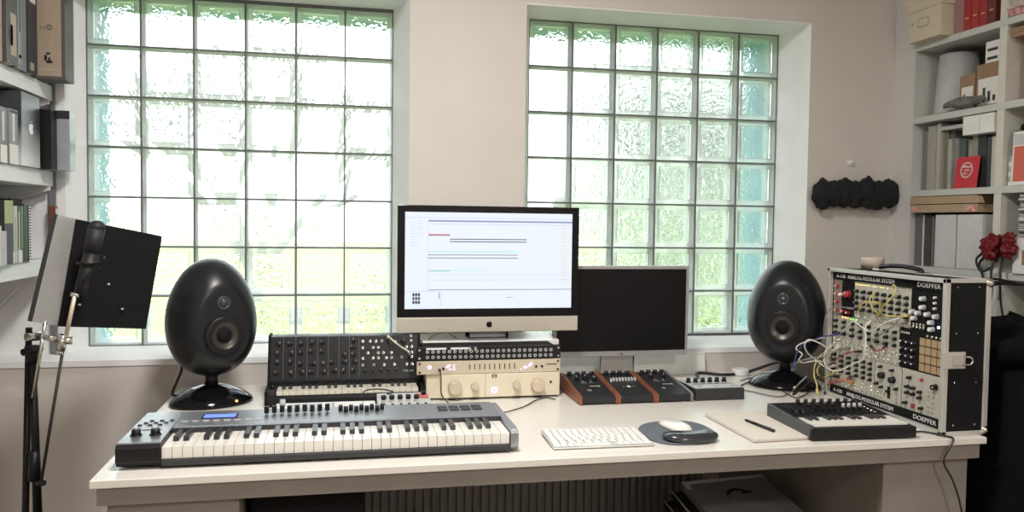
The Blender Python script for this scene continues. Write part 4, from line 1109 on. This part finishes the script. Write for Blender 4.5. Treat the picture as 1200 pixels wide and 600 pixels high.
MB().box(-.03, .082, 0, .09, 0, .285, dk_).build('box_body', t, bev=.001)
c = MB(); c.box(-.028, .071, -.001, 0, .010, .284, tan)
c.lathe([(.007, 0), (.009, 0), (.009, .0006), (.007, .0006), (.007, 0)], blk, 18, FACE(.036, -.001, .168), False, False)
c.box(.035, .0365, -.0016, -.001, .161, .175, blk); c.text('s t', .016, FACE(.006, -.0012, .162), blk)
c.box(.026, .038, -.0016, -.001, .080, .086, blk); c.box(.020, .028, -.0016, -.001, .060, .078, blk); c.box(.026, .044, -.0016, -.001, .052, .060, blk); c.box(.032, .038, -.0016, -.001, .060, .07, blk)
c.box(.004, .05, -.0016, -.001, .030, .032, lgrey); c.build('printed_front', t, label='tan front with black printed marks')

z = LZ[1]
book('pale book with yellow print at the left picture edge of the middle left shelf', SX + .008, 2.56, 2.615, z, .165, .2, 1, (.62, .62, .5), g2, [(.4, .9, (.55, .5, .2), .2, .5)])
book('narrow white book with dark lettering on the middle left shelf', SX + .008, 2.617, 2.664, z, .162, .2, 1, (.20, .21, .22), g2, [(0, .32, bw_, 0, 1), (.4, .92, (.6, .62, .62), .3, .6)])
book('white-footed grey book with a lettered spine, left of the silver computer box', SX + .008, 2.682, 2.75, z, .165, .2, 1, (.25, .26, .28), g2, [(0, .36, bw_, 0, 1), (.42, .92, (.62, .64, .66), .35, .6), (.93, .98, (.03, .03, .03), .1, .9)])
book('black flat box lying upright behind the lettered books of the middle left shelf', SX - .05, 2.50, 2.555, z, .215, .2, 1, bk, g2)


def carton(name, label, x0, x1, y0, y1, z0, h, mA, cat='box', logo=None, extra=None, grp=None, lm=None):
    t = thing(name, label, cat, ((x0 + x1) / 2, y0, z0), group=grp); w = (x1 - x0) / 2; d = y1 - y0
    MB().box(-w, w, 0, d, 0, h, mA).build('box_body', t, bev=.001)
    if logo == 'front':
        b = MB(); apple(b, FACE(0.005, -.0006, h * .45), .040, lm or whitep); b.build('logo', t)
    if logo == 'right':
        b = MB(); apple(b, Matrix.Translation((w + .0004, d / 2, h * .52)) @ Matrix.Rotation(PI / 2, 4, 'Z') @ RX90, .045, lm or whitep); b.build('logo', t)
    if extra: extra(t, w, d, h)
    return t


fadem = bpy.data.materials.new('box_print'); fadem.use_nodes = True; nt = fadem.node_tree
tcx = nt.nodes.new('ShaderNodeTexCoord'); sep = nt.nodes.new('ShaderNodeSeparateXYZ'); rp = nt.nodes.new('ShaderNodeValToRGB')
rp.color_ramp.elements[0].color = (.60, .61, .62, 1); rp.color_ramp.elements[1].color = (.05, .055, .06, 1); rp.color_ramp.elements[1].position = .55; rp.color_ramp.elements[0].position = .1
nt.links.new(tcx.outputs['Generated'], sep.inputs[0]); nt.links.new(sep.outputs[2], rp.inputs[0]); nt.links.new(rp.outputs[0], nt.nodes['Principled BSDF'].inputs['Base Color'])
nt.nodes['Principled BSDF'].inputs['Roughness'].default_value = .3
carton('computer_box', 'tall silver-to-black printed computer box with a white fruit logo, middle left shelf', -1.20, SX + .015, 2.758, 2.912, z, .228, fadem, logo='right')
carton('computer_box', 'black box protruding beside the fruit-logo box on the middle left shelf', -1.15, -.937, 2.93, 2.985, z, .195, blk)
carton('computer_box', 'pale silver box with faint fruit logo, wall end of the middle left shelf', -1.05, -.901, 2.995, 3.055, z, .20, mat('silver_print', (.36, .39, .42), .35), logo='front',
       extra=lambda t, w, d, h: MB().box(-w, w, -.0008, 0, h * .86, h, dgrey).build('top_band', t))
z = LZ[2]
book('tall olive-topped dark binder on the lowest left shelf', SX + .012, 2.628, 2.69, z, .19, .24, 1, (.025, .025, .027), g3, [(.64, 1, (.36, .37, .17), 0, 1)])
book('beige paperback at the left picture edge of the lowest left shelf', SX + .02, 2.555, 2.585, z, .115, .2, 1, (.60, .55, .42), g3)
book('lavender paperback on the lowest left shelf', SX + .02, 2.587, 2.62, z, .10, .2, 1, (.50, .48, .60), g3)
book('grey book with white foot on the lowest left shelf', SX + .006, 2.692, 2.712, z, .165, .2, 1, (.20, .20, .21), g3, [(.0, .22, bw_, 0, 1)])
book('cream book with thin dark lettering on the lowest left shelf', SX + .006, 2.714, 2.742, z, .175, .2, 1, (.50, .50, .46), g3, [(.2, .8, (.2, .2, .2), .4, .5)])
book('black book with a green spine stripe on the lowest left shelf', SX + .006, 2.744, 2.79, z, .175, .2, 1, (.03, .04, .03), g3, [(.25, 1, (.15, .42, .06), .62, .78), (.2, .9, (.6, .62, .5), .15, .3), (0, .22, bw_, 0, .7)])
book('thick black book next to the spiral notebook on the lowest left shelf', SX + .006, 2.792, 2.825, z, .182, .2, 1, bk, g3)
nb = book('spiral-bound notebook at the right end of the lowest left shelf', SX + .006, 2.83, 2.852, z, .178, .2, 1, (.03, .03, .03), g3, [((i + .1) / 20, (i + .6) / 20, (.78, .78, .75), .1, .9) for i in range(20)])
bx_ = thing('magazine_holder', 'black box standing behind the green-striped book on the lowest left shelf', 'box', (-1.10, 2.88, z))
MB().box(-.1, .06, 0, .09, 0, .2, blk).build('box_body', bx_, bev=.002)
MB().box(.0602, .0612, .005, .085, .12, .18, dgrey).build('label_plate', bx_)
wf = thing('brown_frame', 'small brown wooden block at the wall end of the lowest left shelf', 'block', (-.972, 3.045, z + .0005))
MB().box(-.011, .008, 0, .025, 0, .18, wood).build('block', wf, bev=.001); MB().box(.0082, .0115, .003, .022, .01, .17, shelfw).build('pale_edge', wf)

# ================================================================== bookcase on the right
RX = 2.222; ZB = (2.055, 1.770, 1.482, 1.185); YF = 2.845; YD = 2.41; YN = 1.75
bc = thing('bookcase', 'tall white open bookcase on the right wall, filled with boxes, folders and books', 'bookcase', (RX, 2.3, 0))
q = MB(); q.box(0, .36, YF - 2.3, YF - 2.3 + .004, 0, 2.03, shelfr); q.build('side_panel', bc)
for yy in (YD - 2.3, YN - 2.3): MB().box(0, .36, yy - .016, yy + .016, 0, 2.6, mat('divider_paint', (.62, .61, .54), .5)).build('upright', bc, bev=.001)
for i, zz in enumerate(ZB + (.80, .42, .06)): MB().box(-.001, .36, YN - 2.3 - .4, YF - 2.3 - .001, zz - .024, zz, shelfr).build('shelf_board', bc, bev=.001)
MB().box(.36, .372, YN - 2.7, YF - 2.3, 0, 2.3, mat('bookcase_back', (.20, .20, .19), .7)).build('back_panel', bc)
MB().box(0, .36, YN - 2.7, YF - 2.3, 2.576, 2.6, shelfr).build('top_board', bc)
z = ZB[0]
t = thing('lidded_box', 'cream lidded storage box with a label holder on the top shelf of the bookcase', 'box', (RX - .045, 2.66, z))
crm = mat('cream_board', (.62, .56, .42), .7, var=.03)
MB().box(0, .26, 0, .175, 0, .145, crm).build('box_body', t, bev=.002)
MB().box(-.006, .266, -.006, .181, .115, .175, crm).build('lid', t, bev=.003)
MB().box(-.002, 0, .06, .12, .05, .085, chrome).box(-.0026, -.002, .066, .114, .055, .08, crm).build('label_holder', t)
MB().cyl((-.001, .15, .07), .006, .004, chrome, 10, d=(-1, 0, 0)).build('stud', t)
t = thing('pink_box', 'dusty pink box between the lidded box and the red binders', 'box', (RX + .01, 2.605, z)); MB().box(0, .24, 0, .048, 0, .17, mat('dusty_pink', (.34, .20, .19), .7)).build('box_body', t, bev=.002); MB().box(-.002, .242, -.001, .049, .13, .172, MATS['dusty_pink']).build('lid', t)
gr_ = 'red binders on the bookcase'
for i in range(4):
    book(['red binder beside the dusty pink box', 'second red binder right of the dusty pink box', 'third red binder right of the dusty pink box', 'dark red binder nearest the bookcase upright'][i], RX + .006, 2.568 - .038 * i, 2.604 - .038 * i, z, .165 + .01 * (i % 2), .22, -1, [(.36, .03, .035), (.38, .035, .04), (.33, .03, .035), (.14, .03, .03)][i], gr_, [(.26, .29, (.6, .4, .15), .3, .8)], 'binder', 'red_binder')
pk_ = mat('floral_print', (.50, .25, .27), .7, var=.6, scale=60)
for j, (zz, y0, lb) in enumerate([(ZB[0], 2.26, 'flower-printed flat box on the top shelf right of the upright'), (ZB[2] + .20, 2.27, 'flower-printed flat box lying under the second shelf right of the upright')]):
    if j == 0:
        t = thing('printed_box', lb, 'box', (RX - .005, 2.24, zz)); MB().box(0, .2, 0, .150, 0, .045, pk_).build('box_body', t, bev=.002); MB().box(-.003, .203, -.003, .152, .025, .047, mat('printed_lid', (.5, .42, .38), .7, var=.4, scale=50)).build('lid', t)

z = ZB[1]
t = thing('lamp_shade', 'pale grey conical lamp shade standing on the second bookcase shelf', 'lamp shade', (2.335, 2.745, z))
MB().lathe([(.083, 0), (.068, .235), (.066, .235), (.081, 0), (.083, 0)], mat('shade_fabric', (.50, .50, .50), .8), 40, caps=False).build('shade', t)
sh = MB(); sh.lathe([(.0805, .003), (.084, .003), (.084, .008), (.0805, .008), (.0805, .003)], chrome, 32, caps=False).build('rim_ring', t)
MB().cyl((0, 0, .0), .03, .004, chrome, 16).bar((-.08, 0, .004), (.08, 0, .004), .002, chrome).build('spider_fitting', t)
brn = mat('brown_card', (.30, .19, .12), .7, var=.08)
for i, (y0, y1, h, lb) in enumerate([(2.565, 2.64, .13, 'brown cardboard box with a white label showing bars, second bookcase shelf'), (2.445, 2.56, .155, 'larger brown cardboard box with a white label, next to the bookcase upright')]):
    t = thing('cardboard_box', lb, 'box', (RX + .03, y0, z), group='brown boxes on the second bookcase shelf')
    MB().box(0, .24, 0, y1 - y0 - .002, 0, h, brn).build('box_body', t, bev=.001)
    l = MB(); w = y1 - y0; l.box(-.001, 0, .008, w - .012, .008, h * .66, paper)
    for k in range(3): l.box(-.0016, -.001, w * (.2 + .2 * k), w * (.3 + .2 * k), h * .12, h * (.25 + .1 * k), dgrey)
    l.build('label', t, label='white paper label')
t = thing('small_carton', 'small pale carton on top of the larger brown box in the bookcase', 'box', (RX + .03, 2.455, z + .155)); MB().box(0, .18, 0, .065, 0, .075, paper).build('box_body', t, bev=.001)
MB().box(-.001, 0, .01, .055, .01, .02, dgrey).box(-.001, 0, .01, .055, .04, .05, dgrey).build('printed_lines', t)
t = lumpy('crumpled_bag', (RX + .002, 2.585, z + .026), (.02, .10, .018), mat('crumpled_grey', (.17, .17, .16), .8, var=.4), 2., 3, .4, 3); tag(t, 'crumpled grey bag on the shelf edge in front of the brown boxes', 'bag')
t = thing('pink_roll', 'large dusty pink cylinder on the second shelf right of the upright', 'cylinder', (RX + .10, 2.285, z))
MB().lathe([(.072, 0), (.075, .004), (.075, .20), (.070, .205)], mat('rose_fabric', (.48, .20, .23), .7), 32).build('body', t)
MB().lathe([(.0755, .19), (.077, .19), (.077, .214), (.07, .214)], MATS['rose_fabric'], 32, caps=False).build('lid', t)
t = thing('flat_box', 'flat brown box lying on the pink cylinder under the shelf', 'box', (RX + .01, 2.20, z + .215)); MB().box(0, .22, 0, .185, 0, .03, brn).build('box_body', t, bev=.001); MB().box(-.002, .222, -.001, .186, .015, .032, brn).build('lid', t)

z = ZB[2]; g4 = 'records and folders on the third bookcase shelf'
rec = [(2.80, 2.838, .235, .01, (.20, .20, .19), 'dark grey folder against the far side of the third bookcase shelf'),
       (2.752, 2.798, .25, .0, (.36, .36, .33), 'wide pale grey record box, third bookcase shelf'),
       (2.728, 2.750, .255, .0, (.44, .42, .35), 'cream record sleeve right of the wide grey record box'),
       (2.712, 2.726, .22, .02, (.22, .22, .18), 'olive record sleeve on the third bookcase shelf'),
       (2.69, 2.71, .225, .03, (.15, .16, .15), 'dark green-grey record sleeve on the third bookcase shelf'),
       (2.668, 2.688, .19, .0, (.40, .40, .36), 'light record sleeve behind the grey tray strip'),
       (2.645, 2.666, .19, .01, (.23, .24, .23), 'mid grey record sleeve behind the red card'),
       (2.622, 2.643, .18, .02, (.10, .14, .13), 'black-green record sleeve behind the red card'),
       (2.596, 2.620, .18, .03, (.36, .34, .29), 'beige record sleeve behind the red card'),
       (2.57, 2.594, .175, .02, (.30, .29, .24), 'khaki folder just right of the red card'),
       (2.54, 2.567, .19, .0, (.28, .27, .22), 'tall khaki folder right of the red card'),
       (2.50, 2.537, .185, .0, (.03, .03, .033), 'black folder near the bookcase upright'),
       (2.478, 2.497, .18, .0, (.05, .05, .055), 'narrow black folder next to the upright'),
       (2.452, 2.476, .18, .0, (.55, .55, .50), 'white folder touching the bookcase upright')]
for y0, y1, h, inn, col, lb in rec: book(lb, RX + .03 + inn, y0, y1, z, h, .24, -1, col, g4, None, 'folder', 'record_sleeve')
t = thing('red_card', 'red card with a white round drawing leaning on the records in the bookcase', 'card', (RX + .004, 2.567, z))
MB().box(-.0015, .0015, -.055, .055, 0, .115, mat('red_print', (.55, .03, .05), .5)).build('card', t, rot=(0, .12, 0))
d_ = MB(); M_ = Matrix.Translation((-.0022, .0, .066)) @ Matrix.Rotation(-PI / 2, 4, 'Z') @ RX90
d_.T = M_; d_.lathe([(.024, 0), (.030, 0), (.030, .0006), (.024, .0006), (.024, 0)], mat('pink_print', (.65, .45, .45), .5), 24, caps=False, smooth=False)
d_.box(-.018, .004, -.016, -.010, 0, .0006, MATS['pink_print']); d_.box(-.012, .014, -.004, .002, 0, .0006, MATS['pink_print']); d_.box(-.004, .020, .008, .014, 0, .0006, MATS['pink_print']); d_.box(-.02, .0, .010, .016, 0, .0006, paper)
d_.build('drawing', t, rot=(0, .12, 0), label='white round drawing')
t = thing('grey_tray', 'pale grey flat tray lying across the record sleeves', 'tray', (RX + .012, 2.565, z + .2255)); MB().box(0, .2, 0, .13, .0, .010, lgrey).build('tray', t, bev=.001)
MB().box(-.002, .0, 0, .13, .0, .014, lgrey).build('front_lip', t)
t.location = (RX + .03, 2.60, z + .2262); 
t = thing('white_carton', 'white paper carton lying on the folders beside the upright', 'box', (RX - .005, 2.435, z + .1905)); MB().box(0, .2, 0, .142, 0, .068, paper).build('box_body', t, bev=.002, rot=(0, 0, 0)); MB().box(-.0008, 0, .06, .062, .01, .06, lgrey).build('fold_line', t)
# right of the upright, third shelf
for i in range(6):
    t = thing('magazine', ['pale magazine at the bottom of the pile right of the upright', 'grey magazine, second from the bottom right of the upright', 'white magazine, third from the bottom right of the upright', 'pale green magazine in the middle of the pile right of the upright', 'white magazine, second from the top right of the upright', 'grey magazine on top of the pile right of the upright'][i], 'magazine', (RX + .020 + .003 * (i % 2), 2.28, z + .0168 * i), group='magazine pile right of the upright')
    MB().box(0, .2, -.09, .108, 0, .015, [paper, lgrey, paper, mat('pale_green_card', (.48, .52, .45), .6), paper, lgrey][i]).build('pages', t)
    MB().box(-.001, .2, -.091, .109, .0152, .0162, [lgrey, paper, MATS['pale_green_card'], paper, lgrey, paper][i]).build('cover', t)
t = thing('red_white_booklet', 'white-framed red booklet standing before the magazine pile', 'booklet', (RX + .008, 2.285, z + .0012))
MB().box(-.003, .003, -.07, .075, 0, .18, paper).build('booklet', t, rot=(0, .03, 0))
MB().box(-.0042, -.0032, -.065, .067, .012, .13, mat('salmon_red', (.60, .13, .09), .6)).box(-.0042, -.0032, .02, .07, .135, .172, lgrey).build('red_field', t, rot=(0, .03, 0), label='red printed field')
t = lumpy('black_scarf', (RX + .055, 2.298, z + .182), (.040, .066, .040), blkm, 4., 4, .35, 2.4); tag(t, 'black scarf bundled on the shelf beside the upright', 'scarf')

z = ZB[3]; g5 = 'folders on the fourth bookcase shelf'
for i, (y0, y1, h, col, lb) in enumerate([(2.80, 2.84, .205, (.13, .13, .13), 'dark grey folder at the far end of the fourth bookcase shelf'), (2.79, 2.799, .20, (.65, .65, .62), 'thin white folder in the fourth bookcase shelf'),
        (2.75, 2.788, .20, (.06, .06, .062), 'black folder right of the thin white one'), (2.735, 2.748, .195, (.16, .16, .16), 'narrow grey folder left of the white file boxes'), (2.712, 2.733, .18, (.32, .12, .12), 'dull red booklet left of the white file boxes')]):
    book(lb, RX + .02, y0, y1, z, h, .24, -1, col, g5, None, 'folder', 'folder')
for i, (y0, y1) in enumerate([(2.60, 2.705), (2.475, 2.592)]):
    t = thing('file_box', ['plain white file box, left one of the pair above the modular case', 'plain white file box, right one of the pair next to the upright'][i], 'file box', (RX + .0, y0, z), group='white file boxes')
    MB().box(0, .26, 0, y1 - y0, 0, .200, mat('file_white', (.60, .60, .60), .6)).build('box_body', t, bev=.002)
    MB().box(-.0015, 0, .004, y1 - y0 - .004, .004, .196, MATS['file_white']).build('front_flap', t)
for i, (z0, h, y0, y1, lb) in enumerate([(.2065, .032, 2.49, 2.83, 'long flat cardboard box lying on the file boxes, red-printed ends'), (.2395, .030, 2.51, 2.84, 'upper flat cardboard box with a pointed open flap')]):
    t = thing('flat_carton', lb, 'box', (RX - .01, y0, z + z0 + .002), group='flat cartons on the file boxes')
    MB().box(0, .26, 0, y1 - y0, 0, h - .002, mat('kraft', (.42, .31, .20), .7, var=.06)).build('box_body', t, bev=.001)
    if i == 0:
        for ya, yb in ((.006, .055), (y1 - y0 - .04, y1 - y0 - .004)): MB().box(-.001, 0, ya, yb, .002, .026, mat('red_white_print', (.60, .30, .28), .6, var=.7, scale=90)).build('printed_end', t, label='red and white printed end')
    else: MB().prism([(.0, .028), (-.02, .026), (-.035, .0), (0, -.0)], .0, .02, MATS['kraft'], 'x').build('open_flap', t)
n_cd = 13
cdm = [mat('cd_white', (.55, .55, .53), .4), mat('cd_grey', (.25, .25, .25), .4), mat('cd_black', (.05, .05, .05), .3)]
for i in range(n_cd):
    lb = 'compact disc case in the leaning stack at the right picture edge' 
    t = thing('disc_case', lb, 'disc case', (RX + .0 + .004 * math.sin(i * 2.1), 2.315 + .002 * math.cos(i * 1.7), z + .121 + .0112 * i), group='stacked disc cases on the fourth bookcase shelf')
    MB().box(0, .124, -.14, 0, 0, .0104, cdm[i % 3 if i % 5 else 0]).build('case', t, bev=.0008)
    MB().box(-.0005, 0, -.138, -.002, .002, .008, cdm[(i + 1) % 3]).build('spine_paper', t)
t = thing('white_block_box', 'white box under the stacked disc cases at the right picture edge', 'box', (RX - .01, 2.175, z)); MB().box(0, .2, 0, .15, 0, .12, paper).build('box_body', t, bev=.002); MB().box(-.001, 0, .05, .11, .03, .08, brn).build('label', t)
# dark red flower bundle with straps
t = thing('red_rosette', 'dark red ribbon rosette with black straps hanging from the bookcase shelf', 'rosette', (RX - .03, 2.375, z + .0))
rm_ = mat('dark_red_satin', (.14, .006, .010), .5, spec=.3)
for i, (y, zz, r) in enumerate([(.03, .095, .028), (.008, .10, .028), (.018, .068, .028), (-.055, .115, .021), (-.055, .080, .025), (.035, .066, .02)]):
    lumpy('ribbon_loop', (-.0, y, zz), (r * .8, r, r * 1.05), rm_, i * 2., 4, .5, 2.0, t)
st_ = MB()
for k, l in enumerate([[(0, .03, .06), (-.01, .06, .03), (-.01, .045, -.01), (-.012, .03, -.05)], [(0, 0, .06), (-.02, -.005, 0), (-.02, -.01, -.07), (-.02, .0, -.14)], [(0, -.03, .06), (-.02, -.045, 0), (-.02, -.05, -.09), (-.02, -.07, -.17)], [(0, .05, .07), (-.01, .075, .04), (-.01, .05, .0), (-.01, .0, .02)]]): st_.tube(l, .004, blk, 6)
st_.build('strap', t)
# black coat draped at the right end of the desk
def coat():
    NU, NV = 64, 40; vs = []; fs = []
    for j in range(NV + 1):
        v = j / NV; zz = .02 + v * 1.03
        for i in range(NU):
            a = 2 * PI * i / NU; c_, s__ = math.cos(a), math.sin(a)
            tp = 1 - .18 * v ** 2
            if v > .84: tp *= math.sqrt(max(0, 1 - ((v - .84) / .16) ** 2)) * .98 + .02
            rr_ = 1 + .05 * math.sin(a * 9 + 3 * math.sin(v * 3)) * (1 - .5 * v) + .10 * noise.noise(Vector((c_ * 2, s__ * 2, v * 5)))
            x = .165 * math.copysign(abs(c_) ** .7, c_) * tp * rr_; y = .42 * math.copysign(abs(s__) ** .7, s__) * tp * rr_
            vs.append((x, y, zz + .05 * noise.noise(Vector((c_ * 1.5 + 4, s__ * 3, v))) * v))
    for j in range(NV):
        for i in range(NU): fs.append((j * NU + i, j * NU + (i + 1) % NU, (j + 1) * NU + (i + 1) % NU, (j + 1) * NU + i))
    fs.append([NV * NU + i for i in range(NU)])
    return MB().add(vs, fs, mat('coat_wool', (.005, .005, .006), .9, spec=.1, scale=200, bump=.3), True)
t = thing('draped_coat', 'large black coat draped in a heap at the right end of the desk', 'coat', (2.01, 2.12, .004))
coat().build('coat', t)
sl = MB(); sl.tube([(-.10, -.30, .93), (-.13, -.2, .99), (-.14, -.05, .9), (-.15, .02, .65), (-.15, .04, .4)], .040, MATS['coat_wool'], 14); sl.build('sleeve', t)
bl_ = thing('black_cable_bunch', 'bunch of thin black cables looping over the heaped coat', 'cable', (2.10, 2.35, 1.02))
cb_ = MB()
for k in range(6): cb_.tube([(.10, .05 - .03 * k, .13), (-.02, .03 - .02 * k, .09 + .012 * k), (-.10, .02 - .01 * k, .03 + .015 * k), (-.14, .05 - .03 * k, -.05)], .004, blk, 6)
cb_.build('leads', bl_)

# small clearances so that nothing shares a surface with what carries it
for o in list(bpy.context.scene.objects):
    if o.parent is None and o.get('category') and abs(o.location.z - .75) < 1e-4: o.location.z = .7504
    elif o.parent is None and o.get('category') and o.location.x > 2.1 and o.location.z > 1: o.location.z += .0006
    elif o.parent is None and o.get('category') and o.location.x < -.85 and o.location.z > 1 and 'shel' not in o.name and 'filter' not in o.name and 'micro' not in o.name: o.location.z += .0006

# ================================================================== light
for i, (x, y) in enumerate(((.15, 1.45), (1.1, -1.2))):
    t = thing('ceiling_lamp', ['round ceiling lamp above the front edge of the desk', 'added round fill lamp, unseen, on the ceiling at the back of the room'][i], 'lamp', (x, y, CEIL), group='ceiling lamps')
    MB().lathe([(.20, 0), (.20, -.03), (.19, -.04)], whitep, 40).build('mount', t)
    la = bpy.data.lights.new('ceiling_light', 'AREA'); la.shape = 'DISK'; la.size = .38; la.energy = LAMP[i]; la.color = (1, .965, .92)
    lo = bpy.data.objects.new('ceiling_light', la); C.objects.link(lo); lo.location = (x, y, CEIL - .05)
w = bpy.data.worlds.new('overcast_sky'); bpy.context.scene.world = w; w.use_nodes = True
nt = w.node_tree; bg = nt.nodes['Background']; bg.inputs['Strength'].default_value = SKY
tcw = nt.nodes.new('ShaderNodeTexCoord'); sx = nt.nodes.new('ShaderNodeSeparateXYZ'); rw = nt.nodes.new('ShaderNodeValToRGB')
rw.color_ramp.elements[0].position = .48; rw.color_ramp.elements[0].color = (.62, .66, .60, 1); rw.color_ramp.elements[1].position = .56; rw.color_ramp.elements[1].color = (.94, .97, 1, 1)
mpw = nt.nodes.new('ShaderNodeMapRange'); mpw.inputs[1].default_value = -1; mpw.inputs[2].default_value = 1
nt.links.new(tcw.outputs['Generated'], sx.inputs[0]); nt.links.new(sx.outputs[2], mpw.inputs[0]); nt.links.new(mpw.outputs[0], rw.inputs[0]); nt.links.new(rw.outputs[0], bg.inputs['Color'])
sc = bpy.context.scene
sc.view_settings.view_transform = 'Standard'; sc.view_settings.look = 'None'; sc.view_settings.gamma = 1; sc.view_settings.use_curve_mapping = False
sc.view_settings.exposure = EXPO
sc.cycles.use_denoising = True; sc.cycles.max_bounces = 10; sc.cycles.transmission_bounces = 10; sc.cycles.diffuse_bounces = 5; sc.cycles.sample_clamp_indirect = 6
bpy.context.view_layer.update()
